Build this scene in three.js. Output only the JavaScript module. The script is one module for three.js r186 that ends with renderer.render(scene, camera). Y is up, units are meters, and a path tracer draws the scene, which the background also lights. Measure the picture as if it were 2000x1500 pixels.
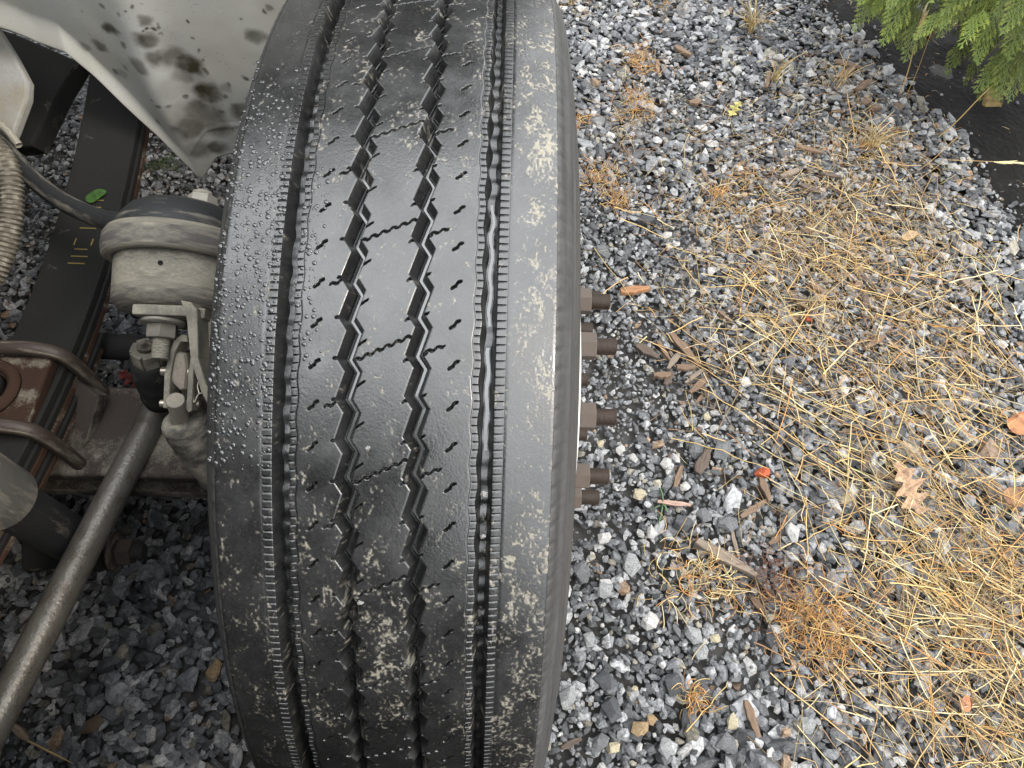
import * as THREE from 'three';
import { ConvexGeometry } from 'three/addons/geometries/ConvexGeometry.js';
import { RoundedBoxGeometry } from 'three/addons/geometries/RoundedBoxGeometry.js';
import { mergeGeometries, mergeVertices } from 'three/addons/utils/BufferGeometryUtils.js';

// ---------------------------------------------------------------- camera, sky, sun, exposure
const scene = new THREE.Scene();
const RW = 0.52;                                   // tyre radius; the wheel's centre is at (0, RW, 0), its axle along x
const ALPHA = THREE.MathUtils.degToRad(28);        // how far behind the wheel's vertical the camera stands
const FPX = 1416.3;                                // focal length in pixels of the 2000 x 1500 photograph
const camera = new THREE.PerspectiveCamera(2 * Math.atan(750 / FPX) * 180 / Math.PI, 4 / 3, 0.05, 200);
const EYE = new THREE.Vector3(0.0901, RW + 1.0319 * Math.cos(ALPHA), 1.0319 * Math.sin(ALPHA));
const BASIS = new THREE.Matrix4().makeRotationX(ALPHA - Math.PI / 2)
  .multiply(new THREE.Matrix4().makeRotationFromEuler(new THREE.Euler(-0.0131, 0.0239, -0.0297, 'ZYX')).transpose());
camera.position.copy(EYE);
camera.quaternion.setFromRotationMatrix(BASIS);
camera.updateMatrixWorld(true);
scene.add(camera);

const renderer = new THREE.WebGLRenderer({ antialias: true });
renderer.toneMapping = THREE.LinearToneMapping;
renderer.toneMappingExposure = 3.9;
renderer.shadowMap.enabled = true;

function overcastSky() {
  const w = 256, h = 128, d = new Float32Array(w * h * 4);
  for (let j = 0; j < h; j++) for (let i = 0; i < w; i++) {
    const e = ((j + 0.5) / h - 0.5) * Math.PI, a = (i + 0.5) / w * Math.PI * 2;
    const c = 1 + 0.05 * Math.sin(3 * a + 1.3) * Math.cos(e) + 0.05 * Math.sin(5 * a + 4 * e) * Math.cos(e);
    const L = e > 0 ? 1.3 * (1 + 2 * Math.sin(e)) / 3 * c : 0.16;
    const k = (j * w + i) * 4;
    d[k] = L * 0.975; d[k + 1] = L * 0.995; d[k + 2] = L * 1.02; d[k + 3] = 1;
  }
  const t = new THREE.DataTexture(d, w, h, THREE.RGBAFormat, THREE.FloatType);
  t.mapping = THREE.EquirectangularReflectionMapping; t.magFilter = THREE.LinearFilter; t.minFilter = THREE.LinearFilter;
  t.wrapS = THREE.RepeatWrapping; t.needsUpdate = true;
  return t;
}
scene.background = overcastSky();
scene.environment = scene.background;
const sun = new THREE.DirectionalLight(0xfff4e4, 0.6);
sun.position.set(3.2, 3.6, 0.9); sun.target.position.set(0.2, 0.2, -0.3);
sun.castShadow = true; sun.shadow.radius = 30; sun.shadow.mapSize.set(2048, 2048);
Object.assign(sun.shadow.camera, { left: -3, right: 3, top: 3, bottom: -3, near: 0.5, far: 12 });
scene.add(sun, sun.target);

// ---------------------------------------------------------------- helpers
let seed = 20240611;
const rnd = () => { seed = (seed + 0x6D2B79F5) | 0; let t = Math.imul(seed ^ (seed >>> 15), 1 | seed); t = (t + Math.imul(t ^ (t >>> 7), 61 | t)) ^ t; return ((t ^ (t >>> 14)) >>> 0) / 4294967296; };
const rr = (a, b) => a + (b - a) * rnd();
const gauss = () => Math.sqrt(-2 * Math.log(rnd() + 1e-9)) * Math.cos(6.2832 * rnd());
const pick = a => a[Math.floor(rnd() * a.length)];
const clamp = (x, a = 0, b = 1) => Math.min(b, Math.max(a, x));
const smooth = (a, b, x) => { const t = clamp((x - a) / (b - a)); return t * t * (3 - 2 * t); };
const lerp = (a, b, t) => a + (b - a) * t;
const V = (x, y, z) => new THREE.Vector3(x, y, z);
const hash = (i, j) => { let h = Math.imul(i, 374761393) + Math.imul(j, 668265263); h = Math.imul(h ^ (h >>> 13), 1274126177); return ((h ^ (h >>> 16)) >>> 0) / 4294967296; };
function noise(x, y) {
  const i = Math.floor(x), j = Math.floor(y), u = x - i, v = y - j, a = u * u * (3 - 2 * u), b = v * v * (3 - 2 * v);
  return lerp(lerp(hash(i, j), hash(i + 1, j), a), lerp(hash(i, j + 1), hash(i + 1, j + 1), a), b);
}
function fbm(x, y, n = 4) { let s = 0, k = 0.5, t = 0; for (let i = 0; i < n; i++) { s += k * noise(x, y); t += k; x = x * 2.03 + 17.1; y = y * 2.03 + 5.7; k *= 0.55; } return s / t; }

// a pixel of the photograph gives a direction; a plane it lies on gives the distance
const dirOf = (px, py) => V((px - 1000) / FPX, -(py - 750) / FPX, -1).applyMatrix4(BASIS);
const atDepth = (px, py, d) => dirOf(px, py).multiplyScalar(d).add(EYE);
const atY = (px, py, y) => { const r = dirOf(px, py); return r.multiplyScalar((y - EYE.y) / r.y).add(EYE); };
const atX = (px, py, x) => { const r = dirOf(px, py); return r.multiplyScalar((x - EYE.x) / r.x).add(EYE); };
const atZ = (px, py, z) => { const r = dirOf(px, py); return r.multiplyScalar((z - EYE.z) / r.z).add(EYE); };
const INV = BASIS.clone().invert();
const toPixel = p => { const q = p.clone().sub(EYE).applyMatrix4(INV); return [1000 - FPX * q.x / q.z, 750 + FPX * q.y / q.z, -q.z]; };

const taken = {};
function numbered(n) { const k = taken[n] = (taken[n] || 0) + 1; return k === 1 ? n : `${n}_${String(k - 1).padStart(3, '0')}`; }
function shade(o) { o.traverse(m => { if (m.isMesh) { m.castShadow = true; m.receiveShadow = true; } }); return o; }
function top(o, name, data) { o.name = numbered(name); Object.assign(o.userData, data); scene.add(shade(o)); return o; }
function part(parent, name, geo, mat, data) {
  const m = new THREE.Mesh(geo, mat); m.name = name; m.castShadow = m.receiveShadow = true;
  if (data) Object.assign(m.userData, data);
  parent.add(m); return m;
}
const L3 = (r, g, b) => new THREE.Color().setRGB(r, g, b);
const mat = (r, g, b, rough = 0.8, extra = {}) => new THREE.MeshStandardMaterial({ color: L3(r, g, b), roughness: rough, metalness: 0, ...extra });
function tex(w, h, fn, srgb, wrap = true) {          // fn(u, v) -> [r, g, b] in 0..1 (linear; stored as sRGB for colour maps)
  const d = new Uint8Array(w * h * 4), enc = x => srgb ? (x <= 0.0031308 ? 12.92 * x : 1.055 * Math.pow(x, 1 / 2.4) - 0.055) : x;
  for (let j = 0; j < h; j++) for (let i = 0; i < w; i++) {
    const c = fn((i + 0.5) / w, (j + 0.5) / h), k = (j * w + i) * 4;
    for (let q = 0; q < 3; q++) d[k + q] = clamp(enc(clamp(c[q]))) * 255; d[k + 3] = 255;
  }
  const t = new THREE.DataTexture(d, w, h); t.magFilter = THREE.LinearFilter; t.minFilter = THREE.LinearMipmapLinearFilter; t.generateMipmaps = true;
  if (wrap) t.wrapS = t.wrapT = THREE.RepeatWrapping;
  if (srgb) t.colorSpace = THREE.SRGBColorSpace; t.needsUpdate = true; return t;
}
function boxUV(g, k = 1) {                          // uv in metres * k from each face's own main direction
  if (g.index) g = g.toNonIndexed();
  const p = g.attributes.position, uv = new Float32Array(p.count * 2), a = V(), b = V(), c = V(), n = V();
  for (let i = 0; i < p.count; i += 3) {
    a.fromBufferAttribute(p, i); b.fromBufferAttribute(p, i + 1); c.fromBufferAttribute(p, i + 2);
    n.copy(b).sub(a).cross(c.clone().sub(a)); const x = Math.abs(n.x), y = Math.abs(n.y), z = Math.abs(n.z);
    [a, b, c].forEach((q, j) => { const [u, v] = x > y && x > z ? [q.z, q.y] : y > z ? [q.x, q.z] : [q.x, q.y]; uv[(i + j) * 2] = u * k; uv[(i + j) * 2 + 1] = v * k; });
  }
  g.setAttribute('uv', new THREE.BufferAttribute(uv, 2)); return g;
}
function gridGeo(nu, nv, fn) {                      // fn(i, j) -> [x, y, z, u, v]
  const pos = new Float32Array((nu + 1) * (nv + 1) * 3), uv = new Float32Array((nu + 1) * (nv + 1) * 2), idx = [];
  for (let j = 0, k = 0; j <= nv; j++) for (let i = 0; i <= nu; i++, k++) { const q = fn(i, j); pos.set(q.slice(0, 3), k * 3); uv.set(q.slice(3, 5), k * 2); }
  for (let j = 0; j < nv; j++) for (let i = 0; i < nu; i++) { const a = j * (nu + 1) + i, b = a + 1, c = a + nu + 1, d = c + 1; idx.push(a, b, c, b, d, c); }
  const g = new THREE.BufferGeometry(); g.setAttribute('position', new THREE.BufferAttribute(pos, 3)); g.setAttribute('uv', new THREE.BufferAttribute(uv, 2));
  g.setIndex(idx); g.computeVertexNormals(); return g;
}
const onAxis = (g, p, dir) => { g.applyQuaternion(new THREE.Quaternion().setFromUnitVectors(V(0, 1, 0), dir.clone().normalize())); g.translate(p.x, p.y, p.z); return g; };
const lathe = (pts, p, dir, n = 64) => onAxis(new THREE.LatheGeometry(pts.map(q => new THREE.Vector2(Math.max(q[0], 1e-5), q[1])), n), p, dir);
function rod(a, b, r0, r1 = r0, n = 32) { const d = b.clone().sub(a), l = d.length(), c = Math.min(r0, r1) * 0.12; return lathe([[0, 0], [r0 - c, 0], [r0, c], [r1, l - c], [r1 - c, l], [0, l]], a, d, n); }
const tube = (pts, r, seg = 48, n = 16) => new THREE.TubeGeometry(new THREE.CatmullRomCurve3(pts, false, 'centripetal'), seg, r, n, false);
function hexNut(p, dir, r, h, turn = 0) {           // chamfered hexagon standing on p
  const s = new THREE.Shape(); for (let i = 0; i < 6; i++) { const a = i * Math.PI / 3 + turn; s[i ? 'lineTo' : 'moveTo'](r * Math.cos(a), r * Math.sin(a)); } s.closePath();
  const c = r * 0.09, g = new THREE.ExtrudeGeometry(s, { depth: h - 2 * c, bevelEnabled: true, bevelSize: c, bevelOffset: -c, bevelThickness: c, bevelSegments: 2 });
  g.translate(0, 0, c); g.rotateX(-Math.PI / 2); return onAxis(g, p, dir);
}
function threaded(p, dir, r, l, pitch) {            // a stud with cut threads and a chamfered end
  const q = [[0, 0], [r, 0]]; for (let y = pitch; y < l - pitch; y += pitch) q.push([r, y], [r, y + pitch * 0.25], [r * 0.89, y + pitch * 0.6], [r, y + pitch * 0.95]);
  q.push([r, l - 0.0015], [r - 0.0018, l], [0, l]); return lathe(q, p, dir, 32);
}
function plate(outline, depth, bevel = 0.0015) {    // extruded outline of [x, y] in the xy plane, centred on z
  const s = new THREE.Shape(outline.map(q => new THREE.Vector2(q[0], q[1])));
  const g = new THREE.ExtrudeGeometry(s, { depth: depth - 2 * bevel, bevelEnabled: true, bevelSize: bevel, bevelOffset: -bevel, bevelThickness: bevel, bevelSegments: 2 });
  g.translate(0, 0, -depth / 2 + bevel); return g;
}
const frame = (o, xa, ya, za) => new THREE.Matrix4().makeBasis(xa, ya, za).setPosition(o);

// ---------------------------------------------------------------- surface textures
const grit = tex(512, 512, (u, v) => { const a = 0.5 * fbm(u * 24, v * 24, 5) + 0.5 * fbm(u * 90 + 7, v * 90, 3); return [a, a, a]; }, false);
const stoneMap = tex(512, 512, (u, v) => {
  const m = 0.5 + 1.15 * (fbm(u * 16, v * 16, 5) - 0.36) + 0.25 * (fbm(u * 6 + 50, v * 30, 3) - 0.5), vein = Math.abs(fbm(u * 7 + 3, v * 9, 5) - 0.5), w = smooth(0.02, 0.005, vein) * smooth(0.38, 0.55, fbm(u * 4 + 31, v * 4, 2));
  const f = 0.86 + 0.28 * hash(Math.floor(u * 512), Math.floor(v * 512)); const c = clamp(m * f + w * 0.7); return [c, c, c];
}, true);
function dustyTex(base, dust, amount, k, streak = 0) {
  return tex(512, 512, (u, v) => {
    const a = fbm(u * k + streak * v * 3, v * k, 5), f = fbm(u * 70 + 3, v * 70, 3); let d = clamp((a - 0.5) * 2.4 + amount + (f - 0.5) * 0.5);
    return base.map((b, q) => lerp(b, dust[q], d) * (0.85 + 0.3 * f));
  }, true);
}
const mirrored = t => { t.wrapS = t.wrapT = THREE.MirroredRepeatWrapping; t.repeat.set(2, 2); return t; };
const TAN = [0.25, 0.23, 0.185];
function dusty(base, amount, k = 5, rough = 0.85, extra = {}) {
  return new THREE.MeshPhysicalMaterial({ specularIntensity: rough > 0.8 ? 0.4 : 0.8, map: mirrored(dustyTex(base, TAN, amount, k)), bumpMap: grit, bumpScale: 0.0006, roughness: rough, metalness: 0, ...extra });
}
const M = {
  chamber: dusty([0.10, 0.092, 0.078], 0.5), chamberCap: dusty([0.022, 0.023, 0.024], -0.25, 4, 0.6), band: dusty([0.09, 0.085, 0.078], 0.5),
  bracket: dusty([0.16, 0.15, 0.125], 0.6, 8), brightDust: dusty([0.36, 0.34, 0.29], 0.4, 9), darkSteel: dusty([0.018, 0.018, 0.017], -0.6, 4, 0.85),
  axle: dusty([0.045, 0.036, 0.031], -0.1, 3), spring: dusty([0.017, 0.017, 0.016], -0.75, 4, 0.82), link: new THREE.MeshStandardMaterial({ map: mirrored(tex(512, 512, (u, v) => { const a = fbm(u * 7, v * 7, 5), f = fbm(u * 60, v * 60, 3), m = smooth(0.44, 0.8, 0.55 * a + 0.5 * f), w = smooth(0.7, 0.76, fbm(u * 25 + 8, v * 25, 4)) * 0.3; return [0.12, 0.112, 0.098].map((c, q) => lerp(lerp(c, [0.065, 0.053, 0.042][q], m), [0.2, 0.185, 0.155][q], w) * (0.8 + 0.4 * f)); }, true)), roughness: 0.4, metalness: 0.4, bumpMap: grit, bumpScale: 0.001 }),
  rust: dusty([0.035, 0.019, 0.013], -0.25, 5), rustLeaf: dusty([0.055, 0.03, 0.02], -0.2, 5), boot: dusty([0.075, 0.071, 0.06], 0.4, 6, 0.75), hose: dusty([0.02, 0.021, 0.022], -0.2, 4, 0.6),
  shockTop: dusty([0.09, 0.088, 0.08], 0.2, 9, 0.6), shockBody: dusty([0.018, 0.018, 0.019], -0.3, 4, 0.6), plated: mat(0.5, 0.46, 0.38, 0.35, { metalness: 0.8 }),
  nut: mat(0.062, 0.046, 0.035, 0.6, { bumpMap: grit, bumpScale: 0.0012 }), stud: mat(0.034, 0.021, 0.013, 0.5, { bumpMap: grit, bumpScale: 0.0006 }), rim: mat(0.75, 0.74, 0.72, 0.35, { bumpMap: grit, bumpScale: 0.0001 }),
};
M.spring.name = 'spring';

// ---------------------------------------------------------------- ground
const groundMap = tex(512, 512, (u, v) => { const a = fbm(u * 60, v * 60, 4), b = fbm(u * 9, v * 9, 3); const c = 0.02 + 0.05 * a * b * 2; return [c * 1.04, c, c * 0.94]; }, true);
groundMap.repeat.set(60, 60);
const ground = new THREE.Mesh(new THREE.PlaneGeometry(60, 60, 8, 8).rotateX(-Math.PI / 2), new THREE.MeshStandardMaterial({ map: groundMap, roughness: 0.95, bumpMap: groundMap, bumpScale: 0.004 }));
ground.position.y = -0.012;
top(ground, 'ground', { kind: 'structure' });

// edge of the planting bed: gravel on one side, black weed-barrier fabric on the other
const bedA = atY(1560, -30, 0.01), bedB = atY(1705, 130, 0.01), bedC = atY(1890, 320, 0.01), bedD = atY(2030, 545, 0.01), bedE = atY(2330, 800, 0.01);
const bedLine = new THREE.CatmullRomCurve3([V(bedA.x - 0.25, 0, bedA.z - 0.9), bedA, bedB, bedC, bedD, bedE, V(bedE.x + 0.8, 0, bedE.z + 0.4)], false, 'centripetal').getPoints(80);
function inBed(x, z) {                               // metres past the edge, into the bed (positive) or onto the gravel (negative)
  let best = 1e9, side = 1;
  for (let i = 0; i < bedLine.length - 1; i++) {
    const a = bedLine[i], b = bedLine[i + 1], dx = b.x - a.x, dz = b.z - a.z, t = clamp(((x - a.x) * dx + (z - a.z) * dz) / (dx * dx + dz * dz));
    const ex = x - a.x - dx * t, ez = z - a.z - dz * t, d = ex * ex + ez * ez; if (d < best) { best = d; side = dx * ez - dz * ex < 0 ? 1 : -1; }
  }
  return side * Math.sqrt(best);
}
{
  const g = gridGeo(130, 210, (i, j) => { const x = 0.85 + i * 0.02, z = -2.8 + j * 0.02, b = inBed(x, z), y = b < -0.08 ? -0.04 : -0.004 + 0.03 * (fbm(x * 5, z * 5, 4) - 0.5) * smooth(-0.05, 0.2, b) + 0.006 * (fbm(x * 40, z * 40, 2) - 0.5); return [x, y, z, x, z]; });
  const weave = tex(512, 512, (u, v) => { const w = 0.5 + 0.25 * Math.sin(u * 1600) + 0.25 * Math.sin(v * 1600), f = fbm(u * 12, v * 12, 5), s = smooth(0.55, 0.8, fbm(u * 70, v * 70, 3)); const c = 0.004 + 0.006 * w * f + 0.02 * s * f * f; return [c * 1.06, c, c * 0.94]; }, true);
  const fabric = new THREE.Mesh(g, new THREE.MeshPhysicalMaterial({ specularIntensity: 0.35, map: weave, roughness: 0.85, bumpMap: grit, bumpScale: 0.006 }));
  top(fabric, 'bed_fabric', { kind: 'structure', label: 'black weed barrier fabric under the green shrub', category: 'ground cover' });
}

// gravel: every stone is dropped on what lies there already
const HX0 = -1.9, HZ0 = -2.5, HC = 0.005, HW = 860, HH = 700, HM = new Float32Array(HW * HH);
const hAt = (x, z) => { const i = Math.floor((x - HX0) / HC), j = Math.floor((z - HZ0) / HC); return i < 0 || j < 0 || i >= HW || j >= HH ? 0 : HM[j * HW + i]; };
function rest(x, z, r) {                            // [mean, highest] of the surface under a footprint
  let s = 0, n = 0, m = -1; const k = Math.max(1, Math.round(r / HC));
  const ci = Math.floor((x - HX0) / HC), cj = Math.floor((z - HZ0) / HC);
  for (let j = -k; j <= k; j++) for (let i = -k; i <= k; i++) { if (i * i + j * j > k * k) continue; const a = ci + i, b = cj + j; if (a < 0 || b < 0 || a >= HW || b >= HH) continue; const h = HM[b * HW + a]; s += h; n++; if (h > m) m = h; }
  return n ? [s / n, m] : [0, 0];
}
function pile(x, y, z, r, hy) {                     // raise the surface by a stone with centre y, half height hy
  const k = Math.max(1, Math.round(r / HC)), ci = Math.floor((x - HX0) / HC), cj = Math.floor((z - HZ0) / HC);
  for (let j = -k; j <= k; j++) for (let i = -k; i <= k; i++) { const q = (i * i + j * j) / (k * k); if (q > 1) continue; const a = ci + i, b = cj + j; if (a < 0 || b < 0 || a >= HW || b >= HH) continue; const h = y + hy * Math.sqrt(1 - q * 0.8); if (h > HM[b * HW + a]) HM[b * HW + a] = h; }
}
function stoneGeo(n, flat, long, jag) {
  const pts = []; for (let i = 0; i < n; i++) { const t = Math.acos(1 - 2 * (i + 0.5) / n), p = i * 2.399963 + rr(-0.5, 0.5), r = 1 - jag * rnd(); pts.push(V(r * Math.sin(t) * Math.cos(p) * long, r * Math.cos(t) * flat, r * Math.sin(t) * Math.sin(p))); }
  const g = boxUV(new ConvexGeometry(pts), 0.22); const o = rnd(); const uv = g.attributes.uv; for (let i = 0; i < uv.count; i++) uv.setXY(i, uv.getX(i) + o, uv.getY(i) + o * 7.3);
  return g;
}
const inPicture = (x, z, m) => { const [u, v] = toPixel(V(x, 0.01, z)); return u > -m && u < 2000 + m && v > -m && v < 1500 + m; };
const nearTyre = (x, z, r) => Math.abs(x - 0.012) < 0.125 + r && Math.abs(z) < 0.19 + r;
function stoneColour() {
  const q = rnd(), c = new THREE.Color();
  if (q < 0.30) { const g = rr(0.05, 0.105); c.setRGB(g * 0.97, g, g * 1.06); }
  else if (q < 0.68) { const g = rr(0.12, 0.24); c.setRGB(g * 0.97, g, g * 1.05); }
  else if (q < 0.885) { const g = rr(0.26, 0.42); c.setRGB(g * 0.99, g, g * 1.02); }
  else if (q < 0.945) { const g = rr(0.36, 0.55); c.setRGB(g, g * 0.99, g * 0.96); }
  else if (q < 0.985) { const g = rr(0.12, 0.34); c.setRGB(g * 1.08, g, g * 0.8); }
  else { const g = rr(0.1, 0.3); c.setRGB(g * 1.25, g * 0.85, g * 0.55); }
  return c;
}
const stoneMat = new THREE.MeshStandardMaterial({ map: stoneMap, roughness: 0.62, bumpMap: grit, bumpScale: 0.0012 });
const gravelStuff = new THREE.Group();
{
  const kinds = []; for (let k = 0; k < 26; k++) kinds.push({ geo: stoneGeo(8 + k % 9, rr(0.4, 0.8), rr(1, 1.8), rr(0.15, 0.45)), list: [] });
  const q = new THREE.Quaternion(), e = new THREE.Euler(), put = (x, y, z, r, flatness) => {
    const kd = pick(kinds); e.set(rr(-0.45, 0.45), rr(0, 6.28), rr(-0.45, 0.45)); q.setFromEuler(e);
    kd.list.push([new THREE.Matrix4().compose(V(x, y, z), q, V(r * rr(0.85, 1.15), r * flatness, r * rr(0.85, 1.15))), stoneColour()]);
  };
  const passes = [[13000, 0.009, 0.022], [19000, 0.007, 0.0175], [34000, 0.0055, 0.0135], [30000, 0.004, 0.009]];
  for (const [count, lo, hi] of passes) for (let n = 0; n < count; n++) {
    let x = 0, z = 0, y = 1e9, ok = false;
    for (let t = 0; t < 3; t++) {
      const cx = rr(-1.75, 2.3), cz = rr(-2.35, 0.9); if (!inPicture(cx, cz, 260)) continue;
      const h = hAt(cx, cz); if (h < y) { y = h; x = cx; z = cz; ok = true; }
    }
    if (!ok) { n -= 0.75; continue; }
    const coarse = fbm(x * 2.2 + 9, z * 2.2 + 3, 2), zone = 0.78 + 0.62 * smooth(0.35, 0.65, coarse) * (0.55 + 0.6 * smooth(-0.6, 0.35, z)) - 0.25 * Math.exp(-((x - 0.42) ** 2 + (z + 0.32) ** 2) / 0.03);
    let r = lerp(lo, hi, Math.pow(rnd(), 2.1)) * zone * (x < 0 ? 0.78 : 1); if (rnd() < 0.02) r *= 1.45;
    if (nearTyre(x, z, r)) continue;
    const b = inBed(x, z) + 0.09 * (fbm(x * 7, z * 7, 3) - 0.5); if (b > -0.05 && (b > 0.14 || rnd() < smooth(-0.06, 0.1, b))) continue;
    const [m, hi2] = rest(x, z, r * 0.7), fl = rr(0.75, 1.1), half = r * 0.55 * fl, cy = lerp(m, hi2, 0.25) + half * 0.45;
    if (cy > 0.045) continue;
    put(x, cy, z, r, fl); pile(x, cy, z, r * 0.92, half);
  }
  for (let n = 0; n < 900; n++) { const x = rr(1.0, 2.4), z = rr(-1.9, 0.1), b = inBed(x, z); if (b > 0.0 && rnd() < Math.exp(-b * 6)) { const r = rr(0.002, 0.007); put(x, r * 0.5, z, r, 0.9); } }
  for (const kd of kinds) {
    const im = new THREE.InstancedMesh(kd.geo, stoneMat, kd.list.length); im.name = 'stones';
    kd.list.forEach(([m, c], i) => { im.setMatrixAt(i, m); im.setColorAt(i, c); }); gravelStuff.add(im);
  }
  console.log('gravel stones', kinds.reduce((s, k) => s + k.list.length, 0));
}
top(gravelStuff, 'gravel', { kind: 'stuff', label: 'grey crushed stone gravel covering the ground', category: 'gravel' });

// ---------------------------------------------------------------- the truck: one thing, everything on it a part
const truck = new THREE.Group();
const tyre = new THREE.Group(); tyre.name = 'tyre'; tyre.userData.label = 'wet worn black truck tyre with zigzag tread grooves'; truck.add(tyre);
const XC = 0.012, PITCH = 2 * Math.PI * RW / 112, D0 = -0.012;
const onTyre = (X, r, phi) => [X, RW + r * Math.cos(phi - ALPHA), -r * Math.sin(phi - ALPHA)];
const crown = X => RW - 0.55 * (X - XC) ** 2;
const frac = x => x - Math.floor(x);
const zig = d => { const u = frac((d - D0) / PITCH), A = 0.0031; return u < 0.68 ? A - 2 * A * u / 0.68 : -A + 2 * A * (u - 0.68) / 0.32; };
const FINE = 22;
function knots(list) { const k = []; for (let m = -FINE; m < FINE; m++) for (const q of list) k.push(D0 + PITCH * (m + q)); k.push(D0 + PITCH * FINE); return k; }
const even = n => Array.from({ length: n }, (_, i) => i / n);
const K_FINE = knots(even(50)), K_GROOVE = knots(even(25)), K_MID = knots(even(12));
const K_STITCH = knots([0, 1, 2, 3, 4].flatMap(k => [0, 0.03, 0.055, 0.12, 0.145, 0.45, 0.72].map(q => (k + q) / 5)));
const K_REST = (() => { const k = []; for (let i = 0; i <= 67 * 5; i++) k.push(D0 + PITCH * (FINE + i / 5 * 68 / 67)); return k; })();
const TU = 2.5, TV0 = -0.14, TVS = 0.31;             // the tread texture spans 2.5 rad and 0.31 m
function sweep(ks, profile) {                        // profile(d) -> [[X, depth], ...]
  const n = profile(0).length - 1;
  let last = null, row = null;
  return gridGeo(n, ks.length - 1, (i, j) => {
    if (last !== j) { row = profile(ks[j]); last = j; }
    const [X, dep] = row[i], phi = -ks[j] / RW, r = crown(clamp(X, -0.118, 0.142)) - dep, p = onTyre(X, r, phi);
    return [p[0], p[1], p[2], phi / TU + 0.5, (X - TV0) / TVS + (dep > 0.02 ? dep * 2.2 : 0)];
  });
}
const fracs = n => Array.from({ length: n + 1 }, (_, i) => i / n);
const wrapAround = profile => sweep(K_REST, profile);
// rubber: wet black with tan mud splashed on it
const phiToY = (() => { const t = []; for (let i = 0; i <= 200; i++) { const phi = (i / 200 - 0.5) * TU, p = onTyre(0.01, RW, phi); t.push(toPixel(V(...p))[1]); } return phi => t[clamp(Math.round((phi / TU + 0.5) * 200), 0, 200)]; })();
const mudAt = (() => {
  const W = 2048, H = 512, m = new Float32Array(W * H);
  for (let i = 0; i < W; i++) {
    const phi = ((i + 0.5) / W - 0.5) * TU, s = phi * RW; const vis = Math.abs(phi) < 1.02, y = vis ? phiToY(phi) : phi > 0 ? -60 : 1560;
    for (let j = 0; j < H; j++) {
      const X = TV0 + (j + 0.5) / H * TVS;
      const right = smooth(0.093, 0.112, X), left = smooth(-0.055, -0.075, X), low = smooth(880, 1080, y), high = smooth(400, 240, y);
      let k = 0.03 + right * (0.27 + 0.12 * smooth(0, 300, y) * smooth(900, 500, y)) + low * (0.2 - 0.03 * left) + high * (0.18 - 0.24 * left) * (1 - 0.4 * right);
      k -= 0.2 * smooth(1380, 1500, y) * (1 - right) + 0.1 * smooth(60, -20, y);
      const px = (X - 0.012) / 0.02, py = (y - 1255) / 95; k += 0.5 * Math.exp(-(px * px + py * py) * 0.9);
      const rx = (X - 0.125) / 0.012; for (const c of [250, 300, 420, 560, 690]) { const ry = (y - c) / 50; k += 0.22 * Math.exp(-(rx * rx + ry * ry)); }
      const wx = fbm(s * 60, X * 60, 3) * 1.6, wy = fbm(s * 60 + 40, X * 60 + 9, 3) * 1.6;
      const a = fbm(s * 70 + wx, X * 105 + wy, 4), b = fbm(s * 420 + 2 * wx, X * 560 + 2 * wy, 3), speck = noise(s * 900, X * 900) > 0.965 ? 0.22 : 0;
      m[j * W + i] = smooth(0.49, 0.84, 0.26 + 0.42 * k + (a - 0.5) * 0.7 + (b - 0.5) * 0.92 + speck * k * 2);
    }
  }
  return (u, v) => m[Math.min(511, Math.floor(v * 512)) * 2048 + Math.min(2047, Math.floor(u * 2048))];
})();
const rubberMap = tex(2048, 512, (u, v) => {
  const m = mudAt(u, v) * 0.88, f = fbm(u * 900, v * 220, 3), g = fbm(u * 40, v * 10, 4), base = 0.010 + 0.018 * g * g + 0.014 * (f - 0.5), t = 0.75 + 0.5 * f;
  return [lerp(base, 0.23 * t, m), lerp(base * 1.01, 0.212 * t, m), lerp(base * 1.02, 0.165 * t, m)];
}, true);
const rubberRough = tex(1024, 256, (u, v) => { const m = mudAt(u, v), g = fbm(u * 60, v * 15, 4), f = noise(u * 1500, v * 380); const r = lerp(0.08 + 0.42 * g + 0.08 * f, 0.88, m); return [r, r, r]; }, false);
const rubberBump = tex(2048, 512, (u, v) => { const m = mudAt(u, v), f = fbm(u * 1300, v * 330, 2); const b = 0.3 + 0.3 * m + 0.16 * (f - 0.5); return [b, b, b]; }, false);
const rubber = new THREE.MeshPhysicalMaterial({ map: rubberMap, roughnessMap: rubberRough, roughness: 1, bumpMap: rubberBump, bumpScale: 0.0008, ior: 1.75 });
const film = new THREE.MeshPhysicalMaterial({ color: L3(0.09, 0.09, 0.088), roughness: 0.2, ior: 1.9 });
const wall = new THREE.MeshPhysicalMaterial({ map: tex(1024, 256, (u, v) => { const s = fbm(u * 14, v * 90, 4), f = fbm(u * 300, v * 120, 3); const c = 0.02 + 0.05 * s * s + 0.02 * (f - 0.5); return [c * 1.03, c, c * 0.95]; }, true), roughness: 0.6, bumpMap: grit, bumpScale: 0.0006, ior: 1.6 });

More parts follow.
